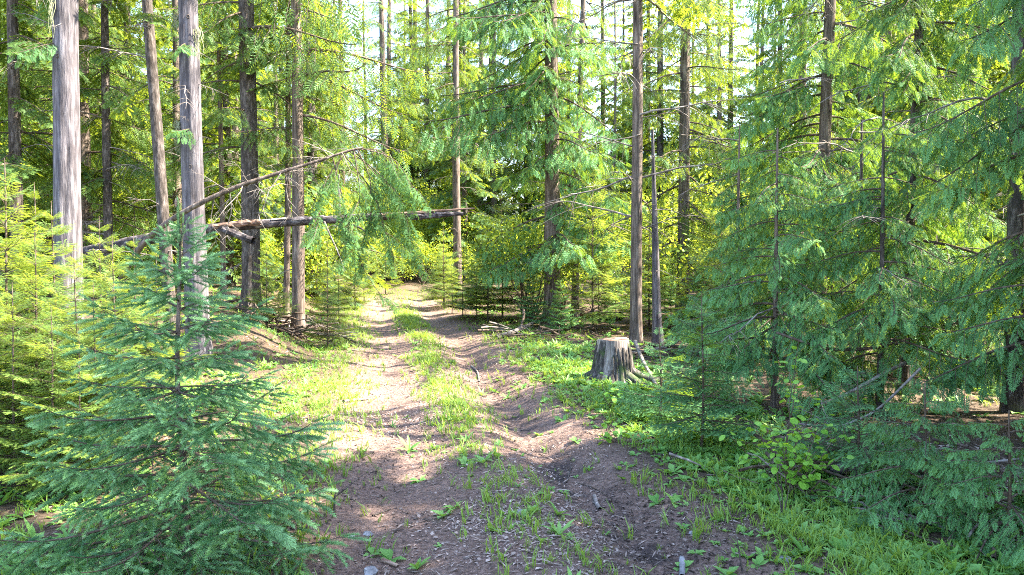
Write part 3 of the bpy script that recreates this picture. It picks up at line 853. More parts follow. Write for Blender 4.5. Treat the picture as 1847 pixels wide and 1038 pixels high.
sapling_px("fir_sapling", SAP, 480, 440, 13.2, "open-branched young fir over the brush pile")
sapling_px("fir_sapling", SAP_DARK, 590, 470, 12.6, "small dark fir sapling at the end of the brush pile")
sapling_px("fir_sapling", SAP_DARK, 695, 430, 31.0, "bluish young fir where the road bends out of sight")
sapling_px("fir_sapling", SAP_DARK, 800, 400, 22.0, "dark young fir at the foot of the distant straight trunk")
sapling_px("fir_sapling", SAP, 880, 420, 17.5, "yellowish young fir leaning over the road's far verge")
for px, py, d in [(905, 330, 18.5), (940, 420, 17.8), (860, 450, 19.0), (960, 480, 15.8)]:
    sapling_px("cedar_sapling", SAP_CEDAR + SAP, px, py, d, "bushy young conifer in the clump below the stout dark cedar", "young conifers below the stout cedar")
for px, py, d in [(1080, 430, 21), (1110, 470, 20), (1290, 430, 19), (1330, 400, 17), (1200, 440, 21), (1420, 430, 15), (1540, 450, 14), (1560, 420, 18), (1720, 460, 13), (1780, 500, 11)]:
    sapling_px("fir_sapling", SAP + SAP_CEDAR, px, py, d, "young conifer in the glowing understorey behind the front trunks", "young conifers in the backlit understorey")
for px, py, d in [(1010, 500, 14.5), (1090, 520, 15.5), (1260, 470, 15), (1330, 520, 12.5), (1210, 520, 16), (1400, 500, 11.5), (1460, 540, 10.5), (1530, 520, 11.5), (1600, 560, 10.0), (1700, 540, 10.5), (1760, 580, 9.2), (1310, 430, 16.5), (1150, 470, 17.5), (1480, 470, 13.5), (1350, 610, 10.4), (1430, 620, 9.2), (1500, 640, 9.0), (1580, 640, 8.6), (1620, 610, 10.6), (1690, 650, 8.8), (1740, 640, 9.8), (1800, 660, 8.4), (1290, 570, 11.8), (1560, 590, 11.6)]:
    sapling_px("cedar_sapling", SAP_CEDAR + SAP_DARK, px, py, d, "low dark conifer filling the shade behind the stump and saplings", "low conifers in the shade behind the stump")
for px, py, d in [(610, 470, 17), (640, 440, 21), (655, 420, 25), (800, 440, 27), (800, 440, 23), (815, 470, 20), (835, 440, 18.5), (590, 420, 19)]:
    sapling_px("fir_sapling", SAP + SAP_DARK, px, py, d, "young fir crowding the edge of the far stretch of road", "young firs crowding the far road")
for i in range(46):
    x = rnd.uniform(-18, 20); y = rnd.uniform(15, 34)
    if abs(float(road_u(x, y))) < 1.9: continue
    sapling("fir_sapling", SAP + SAP_DARK, x, y, rnd.uniform(1.2, 3.6), "small fir scattered through the forest beyond the first trunks", "small firs scattered through the forest")


def near_sapling(px, py_base, py_top, label, kinds, name, L, n, seed):
    """a sapling whose branches are parts of their own"""
    g = on_ground(px, py_base); top = pt(px, py_top, g.y)
    H = top.z - g.z; rr = random.Random(seed)
    e = empty(name, g); tag(e, label, "sapling")
    t = np.linspace(0, 1, 12)
    P = np.stack([0.012 * np.sin(t * 5), 0.012 * np.cos(t * 4), -0.08 + (H + 0.08) * t], -1)
    v, f = tube(P, 0.013 * (1 - 0.82 * t) + 0.001, 7)
    obj("trunk", MB().add(v, f, 0, 0.5, True).mesh("sapling_trunk", [M_TWIG]), e)
    for i in range(n):
        tt = 0.14 + 0.82 * i / n
        p = Vector([float(np.interp(tt, t, P[:, q])) for q in range(3)])
        s = (L * (1 - tt) ** 0.75 + 0.07) * rr.uniform(0.8, 1.15)
        obj("branch", kinds[rr.randrange(len(kinds))], e, Matrix.Translation(p) @ (rot_frame(i * 2.4 + rr.uniform(-0.4, 0.4), 0.02 + 0.5 * tt * tt + rr.uniform(-0.28, 0.18), rr.uniform(-0.35, 0.35)) * s).to_4x4())


B_FIR_GREEN = []
for k in range(4):
    w, l = bough(330 + k, 1.0, T_FIR, 0.21, 0.060, 15, 50, 0.10, 0.10, 0.14, 0.10, 0.42, 0.06, 0.2, 0.010)
    B_FIR_GREEN.append(bough_mb(w, l).mesh("fir_branch", [M_TWIG, M_CEDAR]))
near_sapling(1265, 812, 525, "dark green fir sapling with a thin bare stem beside the stump", B_FIR_GREEN, "fir_sapling", 0.52, 44, 4)
near_sapling(1190, 760, 590, "little fir seedling half hidden by the dark green sapling", B_FIR_GREEN, "fir_sapling", 0.36, 20, 5)
near_sapling(1665, 930, 690, "small cedar with pale lacy sprays in the shaded gap", B_CEDAR, "cedar_sapling", 0.66, 26, 6)
near_sapling(1815, 985, 740, "cedar seedling spreading low over the verge in the corner", B_CEDAR, "cedar_sapling", 0.75, 24, 7)
near_sapling(1545, 860, 660, "dark seedling in the deep shade behind the round-leaved shrub", B_FIR_GREEN, "fir_sapling", 0.5, 22, 8)

# ------------------------------------------------------------------ backlit leafy bushes deep in the wood
def bush_meshes(seed):
    r = np.random.default_rng(seed)
    n = 4000
    c = r.normal(0, 1, (14, 3)) * [0.6, 0.6, 0.45] + [0, 0, 1.25]; c[:, 2] = np.clip(c[:, 2], 0.4, 2.4)
    k = r.integers(0, 14, n)
    p = c[k] + nrm(r.normal(0, 1, (n, 3))) * (0.42 * r.random((n, 1)) ** 0.4)
    d = nrm(r.normal(0, 1, (n, 3)) + [0, 0, -0.3]); nn = nrm(r.normal(0, 0.7, (n, 3)) + [0, 0, 1])
    v, f = kites(p, d, nn, 0.050 + 0.03 * r.random(n), 0.032 + 0.016 * r.random(n), 0.45)
    lv = MB().add(v, f, 0, np.repeat(np.clip(0.5 + 0.2 * r.normal(size=n), 0, 1), 4)).mesh("bush_foliage", [M_BUSH])
    st = MB()
    for q in c:
        u = np.linspace(0, 1, 5)[:, None]
        v, f = tube(np.array([0, 0, -0.05]) * (1 - u) + q * u + r.normal(0, 0.02, (5, 3)), np.linspace(0.016, 0.004, 5), 4); st.add(v, f, 0, 0.5, True)
    return lv, st.mesh("bush_stem", [M_TWIG])


BUSH = [bush_meshes(70 + k) for k in range(3)]
spots = []
for x, y, q in ((-5.6, 37.5, 1.1), (-6.8, 38.5, 1.2), (-4.6, 38.8, 1.3), (-5.8, 40.5, 1.5), (-7.2, 43, 2.0), (-5.0, 45, 2.3), (-8.6, 46, 2.4), (-6.2, 48, 2.6), (-3.2, 42, 1.8), (-10.0, 42, 2.0), (-4.2, 50, 2.8), (-8.0, 51, 2.8)):
    lv, st = rnd.choice(BUSH)
    e = empty("leafy_bush", (x, y, gz(x, y)), rnd.uniform(0, 6.28), q)
    tag(e, "pale green bush closing off the far end of the road", "bush", "bushes closing off the far road")
    obj("foliage", lv, e); obj("stem", st, e)
for i in range(38):
    for _ in range(30):
        x, y = rnd.uniform(-15, 20), rnd.uniform(16, 33)
        if abs(float(road_u(x, y))) > 2.0 and all((x - a) ** 2 + (y - b) ** 2 > 1.5 for a, b in spots): break
    spots.append((x, y))
    lv, st = rnd.choice(BUSH)
    e = empty("leafy_bush", (x, y, gz(x, y)), rnd.uniform(0, 6.28), rnd.uniform(0.8, 1.7))
    tag(e, "yellow-green leafy bush glowing in sunlight behind the trunks", "bush", "sunlit leafy bushes behind the trunks")
    obj("foliage", lv, e); obj("stem", st, e)

# ------------------------------------------------------------------ the stump
def stump():
    g = on_ground(1105, 688)
    e = empty("tree_stump", g); tag(e, "weathered sawn-off tree stump beside the road", "stump")
    r = np.random.default_rng(8)
    k = 48; zs = np.linspace(-0.12, 0.52, 26); th = np.linspace(0, 2 * np.pi, k, endpoint=False)
    Z, TH = np.meshgrid(zs, th, indexing='ij'); zz = np.clip(Z, 0, None)

    def rad(Z, TH):
        zz = np.clip(Z, 0, None)
        return 0.195 + 0.03 * (1 - zz / 0.52) + 0.13 * np.exp(-zz / 0.13) * (0.75 + 0.4 * np.sin(3 * TH + 1.2) + 0.25 * np.sin(5 * TH))
    R = rad(Z, TH) * (1 + 0.07 * fbm(TH * 3.2, Z * 2.0, 3, 3) + 0.05 * fbm(TH * 9, Z * 4, 8, 2))
    top = 0.52 + 0.012 * np.sin(2 * th) + 0.01 * r.random(k)
    Zt = np.where(np.arange(26)[:, None] == 25, top[None], Z)
    V = np.stack([R * np.cos(TH), R * np.sin(TH), Zt], -1).reshape(-1, 3)
    i = np.arange(25)[:, None] * k; j = np.arange(k)[None]; j2 = (j + 1) % k
    f = np.stack([i + j, i + j2, i + k + j2, i + k + j], -1).reshape(-1, 4)
    obj("wood_core", MB().add(V, f, 0, 0.5, True).mesh("stump_core", [M_STUMP_WOOD]), e)
    # sawn face, slightly domed with a rough rim
    rim = V.reshape(26, k, 3)[-1]
    c = np.array([[0, 0, 0.515]])
    ring = rim * [0.6, 0.6, 1] + [0, 0, 0.002]
    V2 = np.concatenate([rim, ring, c]); f1 = np.stack([np.arange(k), (np.arange(k) + 1) % k, k + (np.arange(k) + 1) % k, k + np.arange(k)], -1)
    mb = MB().add(V2, f1, 0, 0.5, True); mb.add(V2, np.stack([k + np.arange(k), k + (np.arange(k) + 1) % k, np.full(k, 2 * k)], -1), 0, 0.5, True)
    obj("sawn_face", mb.mesh("stump_face", [M_SPLINTER]), e)
    # bark plates, missing where the pale wood shows
    a = 0.0
    while a < 6.283:
        w = r.uniform(0.16, 0.34)
        front = abs(((a + w / 2) - math.radians(245) + math.pi) % (2 * math.pi) - math.pi)
        if front > 0.26:
            z0, z1 = r.uniform(-0.1, 0.02), r.uniform(0.36, 0.525)
            zz = np.linspace(z0, z1, 8); aa = np.linspace(a, a + w * 0.94, 5)
            ZZ, AA = np.meshgrid(zz, aa, indexing='ij')
            AA = AA + 0.03 * np.sin(ZZ * 14 + a * 5)
            RR = rad(ZZ, AA) * (1 + 0.07 * fbm(AA * 3.2, ZZ * 2, 3, 3)) + 0.014 + 0.014 * r.random(ZZ.shape)
            edge = np.ones_like(RR); edge[0] = edge[-1] = 0; edge[:, 0] = edge[:, -1] = 0
            RR = RR - (1 - edge) * 0.022
            V3 = np.stack([RR * np.cos(AA), RR * np.sin(AA), ZZ], -1).reshape(-1, 3)
            ii = np.arange(7)[:, None] * 5; jj = np.arange(4)[None]
            ff = np.stack([ii + jj, ii + jj + 1, ii + 5 + jj + 1, ii + 5 + jj], -1).reshape(-1, 4)
            obj("bark_plate", MB().add(V3, ff, 0, 0.5, True).mesh("bark_plate", [M_STUMP]), e)
        a += w
    for ang, L in ((-0.35, 0.75), (-0.9, 0.5), (3.6, 0.5), (4.4, 0.42), (2.4, 0.5)):
        u = np.linspace(0, 1, 8)
        P = np.stack([np.cos(ang + 0.3 * u) * (0.15 + L * u), np.sin(ang + 0.3 * u) * (0.15 + L * u), 0.16 * (1 - u) ** 2 - 0.05 * u], -1)
        v, f = tube(P, 0.06 * (1 - 0.8 * u) + 0.006, 8, rough=0.3, seed=int(L * 100))
        obj("root", MB().add(v, f, 0, 0.5, True).mesh("stump_root", [M_STUMP]), e)


stump()

# ------------------------------------------------------------------ the hung-up log and the leaning stem
def smooth_path(P, n):
    P = np.asarray(P, float); s = np.linspace(0, 1, len(P)); t = np.linspace(0, 1, n)
    Q = np.stack([np.interp(t, s, P[:, i]) for i in range(3)], -1)
    for _ in range(3):
        Q[1:-1] = (Q[:-2] + 2 * Q[1:-1] + Q[2:]) / 4
    return Q


def local_thing(name, origin, label, cat):
    e = empty(name, origin); tag(e, label, cat); return e, np.array(origin)


def log():
    P = [pt(*a) for a in [(-40, 505, 13.6), (60, 478, 12.9), (190, 446, 12.2), (300, 426, 11.8), (375, 413, 11.5), (470, 405, 11.5), (560, 398, 11.6), (640, 394, 11.6), (700, 390, 11.6), (752, 388, 11.6)]]
    o = P[0]; e, ov = local_thing("fallen_log", o, "dark broken log hung up in the trees across the road", "log")
    Q = smooth_path(np.array([list(p) for p in P]) - ov, 46)
    t = np.linspace(0, 1, 46)
    rr = np.interp(t, [0, 0.3, 0.55, 0.85, 1.0], [0.10, 0.085, 0.066, 0.055, 0.045])
    v, f = tube(Q, rr, 14, rough=0.22, seed=4); obj("log_body", MB().add(v, f, 0, 0.5, True).mesh("log_body", [M_LOG]), e)
    # splintered end: a long upper sliver and a shorter barked piece
    for pts, r0, r1, m, nm in (([(690, 389, 11.58), (745, 385, 11.58), (800, 380, 11.6), (856, 376, 11.62)], 0.040, 0.010, M_SPLINTER, "splinter"),
                               ([(735, 391, 11.6), (770, 390, 11.6), (800, 387, 11.6), (836, 386, 11.6)], 0.060, 0.030, M_LOG, "broken_end"),
                               ([(385, 410, 11.35), (420, 404, 11.38), (450, 402, 11.4), (470, 401, 11.42)], 0.035, 0.05, M_SPLINTER, "peeled_strip"),
                               ([(395, 411, 11.4), (420, 420, 11.3), (445, 431, 11.2), (458, 435, 11.15)], 0.060, 0.052, M_LOG, "broken_limb"),
                               ([(612, 394, 11.6), (613, 360, 11.62), (610, 330, 11.66), (612, 315, 11.7)], 0.022, 0.012, M_DEAD, "limb_stub"),
                               ([(585, 400, 11.5), (598, 430, 11.3), (612, 460, 11.1), (622, 490, 11.0)], 0.014, 0.004, M_DEAD, "limb_stub"),
                               ([(620, 400, 11.5), (640, 408, 11.4), (652, 412, 11.35), (660, 420, 11.3)], 0.02, 0.01, M_LOG, "limb_stub")):
        S = smooth_path(np.array([list(pt(*a)) for a in pts]) - ov, 14)
        v, f = tube(S, np.linspace(r0, r1, 14), 8, rough=0.45, seed=int(pts[0][0])); obj(nm, MB().add(v, f, 0, 0.5, False).mesh("log_piece", [m]), e)
    for i in range(12):       # loose bark plates along it
        k = 14 + int(rnd.random() * 28); p = Q[k]; a = rnd.uniform(-0.8, 2.2); L = rnd.uniform(0.1, 0.26); w = 0.7
        tt = np.linspace(-L / 2, L / 2, 4); an = np.linspace(a - w, a + w, 5)
        tg = nrm(Q[k + 1] - Q[k]); A = nrm(np.cross(tg, [0, 0, 1.0])); B = np.cross(A, tg)
        V = np.array([p + tg * x + (rr[k] * 1.08 + 0.008 * rnd.random()) * (math.cos(q) * -A + math.sin(q) * B) for x in tt for q in an])
        ii = np.arange(3)[:, None] * 5; jj = np.arange(4)[None]
        ff = np.stack([ii + jj, ii + jj + 1, ii + 5 + jj + 1, ii + 5 + jj], -1).reshape(-1, 4)
        obj("bark_plate", MB().add(V, ff, 0, 0.5, False).mesh("log_bark_plate", [rnd.choice([M_LOG, M_DEAD, M_LOG])]), e)


log()


def leaning_stem():
    P = [pt(*a) for a in [(190, 560, 10.9), (250, 440, 10.3), (330, 381, 10.05), (420, 339, 10.1), (500, 313, 10.2), (570, 292, 10.3), (632, 271, 10.4), (655, 266, 10.5)]]
    o = P[0]; e, ov = local_thing("leaning_cedar_stem", o, "thin bare leaning stem slanting up across the grey cedar, green at its tip", "fallen tree")
    Q = smooth_path(np.array([list(p) for p in P]) - ov, 30)
    v, f = tube(Q, np.linspace(0.045, 0.010, 30), 9, rough=0.2, seed=9); obj("trunk", MB().add(v, f, 0, 0.5, True).mesh("leaning_stem", [M_BARK_BROWN]), e)
    rr = random.Random(3)
    for i in range(22):
        k = rr.randrange(10, 26)
        M = Matrix.Translation(Vector(Q[k])) @ (rot_frame(rr.uniform(0, 6.28), rr.uniform(-1.3, 0.6), 0) * rr.uniform(0.25, 0.8)).to_4x4()
        obj("dead_branch", B_DEAD[rr.randrange(5)], e, M)
    for ex, ey, ed in ((742, 335, 10.6), (735, 400, 10.8), (700, 440, 10.7), (668, 400, 10.5), (640, 450, 10.4), (612, 400, 10.3), (575, 400, 10.2), (712, 300, 10.9), (745, 450, 11.2)):
        st = Q[rr.randrange(24, 29)]; en = np.array(pt(ex, ey, ed)) - ov
        md = st * 0.45 + en * 0.55 + np.array([0.10 * (1 if en[0] > st[0] else -1), 0, 0.16])
        W = smooth_path([st, md, en], 10)
        v, f = tube(W, np.linspace(0.009, 0.003, 10), 5); obj("hanging_whip", MB().add(v, f, 0, 0.5, True).mesh("hanging_whip", [M_TWIG]), e)
        for k in (3, 4, 5, 6, 7, 8, 8, 9, 9):
            dv = W[min(k + 1, 9)] - W[k - 1]
            az = math.atan2(dv[1], dv[0]) + rr.uniform(-1.1, 1.1)
            M = Matrix.Translation(Vector(W[k])) @ (rot_frame(az, rr.uniform(-1.3, -0.5), rr.uniform(-0.6, 0.6)) * rr.uniform(0.28, 0.55)).to_4x4()
            obj("branch", B_CEDAR[rr.randrange(6)], e, M)
    # one long whip hanging nearly to the road
    W = smooth_path(np.array([list(pt(*a)) for a in [(625, 400, 10.5), (640, 450, 10.5), (660, 495, 10.5), (688, 535, 10.5)]]) - ov, 12)
    v, f = tube(W, np.linspace(0.008, 0.003, 12), 5); obj("hanging_whip", MB().add(v, f, 0, 0.5, True).mesh("hanging_whip", [M_TWIG]), e)
    v2 = smooth_path(np.array([list(pt(*a)) for a in [(600, 285, 10.4), (612, 330, 10.45), (620, 370, 10.5), (625, 400, 10.5)]]) - ov, 10)
    v, f = tube(v2, np.linspace(0.010, 0.008, 10), 5); obj("hanging_whip", MB().add(v, f, 0, 0.5, True).mesh("hanging_whip", [M_TWIG]), e)
    for k, az, el, s in ((11, 0.2, -0.5, 0.34), (11, -0.6, -0.2, 0.3), (10, 1.2, -0.6, 0.3), (6, 2.6, -0.9, 0.3), (4, 0.4, -1.0, 0.4), (2, 3.0, -0.9, 0.4)):
        obj("branch", B_CEDAR[(k + 1) % 6], e, Matrix.Translation(Vector(W[k])) @ (rot_frame(az, el, 0.3) * s).to_4x4())


leaning_stem()


def leaning_snag():
    P = [pt(*a) for a in [(1775, 640, 9.6), (1735, 585, 9.7), (1700, 520, 9.8), (1682, 450, 9.9), (1680, 380, 10.0), (1690, 300, 10.1), (1695, 230, 10.2)]]
    P[0].z = gz(P[0].x, P[0].y) - 0.05
    o = P[0]; e, ov = local_thing("bent_fir", o, "crooked dark stem bending over in the shade before the edge trunk", "tree")
    Q = smooth_path(np.array([list(p) for p in P]) - ov, 24)
    v, f = tube(Q, np.linspace(0.075, 0.035, 24), 9, rough=0.2, seed=3); obj("trunk", MB().add(v, f, 0, 0.5, True).mesh("bent_trunk", [M_BARK_DARK]), e)
    rr = random.Random(8)
    for i in range(22):
        k = rr.randrange(3, 24)
        obj("dead_branch", B_DEAD[rr.randrange(5)], e, Matrix.Translation(Vector(Q[k])) @ (rot_frame(rr.uniform(0, 6.28), rr.uniform(-0.4, 0.7), 0) * rr.uniform(0.6, 1.5)).to_4x4())


leaning_snag()

# pale lichen beards on the grey cedar
def lichen(e, cen, z, az, L, n, seed):
    r = np.random.default_rng(seed); mb = MB()
    c = np.array(cen(z)) + 0.165 * np.array([math.cos(az), math.sin(az), 0])
    for i in range(n):
        p = c + r.normal(0, 0.022, 3) * [1, 1, 0.8]; l = L * (0.4 + 0.7 * r.random()); u = np.linspace(0, 1, 6)
        Q = np.stack([p[0] + 0.02 * np.sin(u * 5 + i), p[1] + 0.02 * np.cos(u * 4 + i), p[2] - l * u], -1)
        v, f = tube(Q, 0.004 * (1 - 0.8 * u) + 0.0006, 3); mb.add(v, f, 0, r.random(), True)
    obj("hanging_lichen", mb.mesh("hanging_lichen", [M_LICHEN]), e)


lichen(grey_b, cen_b, 3.15, math.radians(200), 0.42, 60, 1)
lichen(grey_b, cen_b, 4.6, math.radians(190), 0.3, 22, 2)
lichen(grey_a, cen_a, 4.6, math.radians(250), 0.5, 16, 3)
lichen(grey_b, cen_b, 4.4, math.radians(-20), 0.4, 20, 4)

def knot(e, cen, z, az, rad, seed):
    r = np.random.default_rng(seed); c = np.array(cen(z)); n_ = np.array([math.cos(az), math.sin(az), 0]); s_ = np.array([-n_[1], n_[0], 0])
    V = []
    for q, (rr_, out) in enumerate(((1.0, 0.128), (0.8, 0.152), (0.5, 0.150), (0.3, 0.125))):
        for a in np.linspace(0, 2 * np.pi, 9, endpoint=False):
            k = 0.026 * rr_ * (0.85 + 0.3 * r.random()); V.append(c + n_ * out * rad / 0.142 + s_ * k * math.cos(a) + np.array([0, 0, 1.3 * k * math.sin(a)]))
    i = np.arange(3)[:, None] * 9; j = np.arange(9)[None]
    f = np.stack([i + j, i + (j + 1) % 9, i + 9 + (j + 1) % 9, i + 9 + j], -1).reshape(-1, 4)
    mb = MB().add(V, f, 0, 0.5, True); mb.add(np.zeros((0, 3)), (27 + np.arange(9))[None] - mb.n, 0, np.zeros(0))
    obj("knot", mb.mesh("bark_knot", [M_BARK_DARK]), e)


for z, az in ((2.05, -62), (2.55, -80), (3.0, -100), (3.55, -75), (4.1, -110), (4.55, -70)):
    knot(grey_b, cen_b, z, math.radians(az), 0.128, int(z * 100))
for z, az in ((2.9, -85), (3.9, -95)):
    knot(grey_a, cen_a, z, math.radians(az), 0.142, int(z * 100))

# ------------------------------------------------------------------ brush piles and fallen sticks
def stick_mesh(seed, L, r):
    g = np.random.default_rng(seed); t = np.linspace(0, 1, 7)
    P = np.stack([L * (t - 0.5), 0.05 * L * np.sin(t * 4 + seed), 0.03 * L * np.cos(t * 3 + seed)], -1); P[1:-1] += g.normal(0, 0.012 * L, (5, 3))
    v, f = tube(P, r * (1 - 0.55 * t), 6, rough=0.2, seed=seed)
    mb = MB().add(v, f, 0, 0.5, True)
    for k in (2, 4):
        d = nrm(np.array([0.6, g.normal(), 0.4])); u = np.linspace(0, 1, 3)[:, None]
        v, f = tube(P[k] + u * d * L * 0.16, r * np.array([0.45, 0.3, 0.1]), 4); mb.add(v, f, 0, 0.5, True)
    return mb.mesh("stick", [M_TWIG if seed % 3 else M_DEAD])


STICKS = [stick_mesh(k, 1.0, 0.011 + 0.006 * (k % 3)) for k in range(8)]


def brush_pile(x, y, rx, ry, h, n, label, seed, smin=0.4, smax=1.5):
    rr = random.Random(seed); z = gz(x, y)
    e = empty("brush_pile", (x, y, z)); tag(e, label, "brush pile")
    for i in range(n):
        a, q = rr.uniform(0, 6.28), rr.random() ** 0.5
        px, py = rx * q * math.cos(a), ry * q * math.sin(a)
        pz = gz(x + px, y + py) - z + rr.random() * h * (1 - q * 0.7) + 0.015
        M = Matrix.Translation((px, py, pz)) @ (rot_frame(rr.gauss(-0.4, 0.7), rr.gauss(0, 0.16), rr.uniform(0, 6)) * rr.uniform(smin, smax)).to_4x4()
        obj("stick", STICKS[rr.randrange(8)], e, M)


p = on_ground(520, 598); brush_pile(p.x, p.y, 1.1, 0.8, 0.40, 110, "heap of dead branches on the bank below the red trunk", 1)
p = on_ground(940, 605); brush_pile(p.x, p.y, 1.1, 0.6, 0.12, 16, "tangle of dead sticks at the foot of the stout dark cedar", 2)
p = on_ground(1075, 600); brush_pile(p.x, p.y, 1.0, 0.5, 0.10, 16, "low tangle of sticks behind the stump", 3)
p = on_ground(1215, 640); brush_pile(p.x, p.y, 0.6, 0.4, 0.18, 30, "dark heap of twigs between the snag and the fir sapling", 4)
p = on_ground(1600, 850); brush_pile(p.x, p.y, 1.2, 0.5, 0.14, 40, "strewn dead sticks in the shade under the drooping cedar", 5, 0.3, 1.1)
p = on_ground(1780, 940); brush_pile(p.x, p.y, 0.7, 0.4, 0.10, 24, "scatter of fallen twigs by the corner cedar seedling", 6, 0.3, 0.8)


def limb(name, label, pts, r0, r1, m, seed, cat="branch"):
    P = [Vector(p) for p in pts]
    e = empty(name, P[0]); tag(e, label, cat)
    Q = smooth_path(np.array([list(q) for q in P]) - np.array(P[0]), 16)
    v, f = tube(Q, np.linspace(r0, r1, 16), 8, rough=0.25, seed=seed); obj("limb", MB().add(v, f, 0, 0.5, True).mesh(name, [m]), e)
    rr = random.Random(seed)
    for i in range(4):
        k = rr.randrange(3, 15)
        obj("twig", B_DEAD[rr.randrange(5)], e, Matrix.Translation(Vector(Q[k])) @ (rot_frame(rr.uniform(0, 6.28), rr.uniform(-0.2, 0.6), 0) * rr.uniform(0.15, 0.4)).to_4x4())


def g_at(px, py, dz=0.02):
    q = on_ground(px, py); return (q.x, q.y, q.z + dz)


limb("fallen_branch", "pale fallen limb sticking out from under the stout cedar toward the road", [g_at(895, 612), g_at(930, 605, 0.08), g_at(975, 590, 0.16)], 0.05, 0.03, M_DEAD, 1)
limb("fallen_branch", "weathered root-like limb slanting down from the stump", [g_at(1145, 650, 0.28), g_at(1160, 672, 0.14), g_at(1185, 700, 0.02)], 0.03, 0.018, M_DEAD, 2)
limb("fallen_branch", "long grey dead branch arching low in the shaded gap", [pt(1480, 730, 7.0), pt(1540, 705, 7.1), pt(1600, 670, 7.2), pt(1640, 652, 7.3)], 0.012, 0.02, M_DEAD, 3)
limb("fallen_branch", "thin bowed branch hanging under the drooping cedar", [pt(1440, 765, 6.4), pt(1510, 772, 6.4), pt(1580, 745, 6.5), pt(1660, 665, 6.7)], 0.007, 0.012, M_DEAD, 4)
limb("fallen_branch", "dark arching branch under the pale cedar sprays", [pt(1400, 600, 7.4), pt(1490, 632, 7.3), pt(1570, 630, 7.3), pt(1640, 612, 7.4)], 0.012, 0.016, M_TWIG, 5)
limb("rotting_log", "short rotting log lying in the shade behind the round-leaved shrub", [g_at(1500, 855, 0.05), g_at(1540, 862, 0.06), g_at(1590, 872, 0.04)], 0.055, 0.05, M_LOG, 6, "log")
limb("fallen_branch", "long thin dead branch lying along the shaded verge", [g_at(1500, 905, 0.02), g_at(1600, 925, 0.03), g_at(1720, 965, 0.02)], 0.014, 0.007, M_DEAD, 7)
limb("fallen_branch", "broken pale branch on the slope beside the fir sapling", [g_at(1290, 640, 0.2), g_at(1303, 632, 0.35), g_at(1315, 622, 0.5)], 0.03, 0.03, M_DEAD, 8)
limb("rotting_log", "reddish rotten log glowing in the sun beyond the stump", [g_at(1040, 572, 0.1), g_at(1080, 575, 0.1), g_at(1120, 578, 0.1)], 0.12, 0.10, M_SPLINTER, 9, "log")


def road_stick(label, pts, r0, r1, m, seed):
    P = [np.array(g_at(*q, r0 * 0.8)) for q in pts]
    Q = smooth_path(np.array(P) - P[0], 12)
    v, f = tube(Q, np.linspace(r0, r1, 12), 7, rough=0.3, seed=seed)
    o = obj("stick", MB().add(v, f, 0, 0.5, True).mesh("road_stick", [m])); o.location = P[0]
    tag(o, label, "stick")


road_stick("pale curved stick lying in the wheel rut farther up the road", [(850, 662), (862, 672), (864, 690)], 0.016, 0.010, M_DEAD, 1)
road_stick("short pale peeled stick on dark soil in the near wheel rut", [(1072, 898), (1075, 910), (1082, 922)], 0.016, 0.014, M_DEAD, 2)
road_stick("black twig lying in the near wheel rut", [(1030, 845), (1026, 860), (1022, 872)], 0.009, 0.006, M_BARK_DARK, 3)
road_stick("grey stick end at the bottom edge of the picture", [(1230, 1012), (1231, 1026), (1230, 1045)], 0.016, 0.016, M_STONE, 4)
road_stick("reddish bark chip stick near the bottom of the road", [(690, 1014), (705, 1020), (718, 1026)], 0.014, 0.010, M_SPLINTER, 5)
road_stick("thin dark stick beside the spruce on bare soil", [(672, 932), (690, 926), (705, 920)], 0.007, 0.004, M_BARK_DARK, 6)
road_stick("thin root-like twig curling across the near rut", [(1040, 872), (1070, 880), (1095, 896)], 0.006, 0.003, M_TWIG, 7)
road_stick("grey stick across the far side of the road's grass edge", [(620, 727), (640, 724), (665, 722)], 0.018, 0.012, M_DEAD, 8)


def dark_twig():
    g = np.array(g_at(603, 930)); e = empty("dead_twig", g); tag(e, "dead black forked twig sticking up between spruce and road", "twig")
    for pts, r in (([(0, 0, -.03), (0.0, 0, 0.07), (0.01, 0, 0.13)], 0.008), ([(0.0, 0, 0.09), (0.08, 0.02, 0.15), (0.17, 0.03, 0.22)], 0.005), ([(0, 0, 0.08), (-0.03, 0, 0.10), (-0.05, 0, 0.11)], 0.005)):
        v, f = tube(smooth_path(pts, 8), np.linspace(r, r * 0.4, 8), 5, rough=0.3); obj("stem", MB().add(v, f, 0, 0.5, True).mesh("dead_twig", [M_BARK_DARK]), e)


dark_twig()

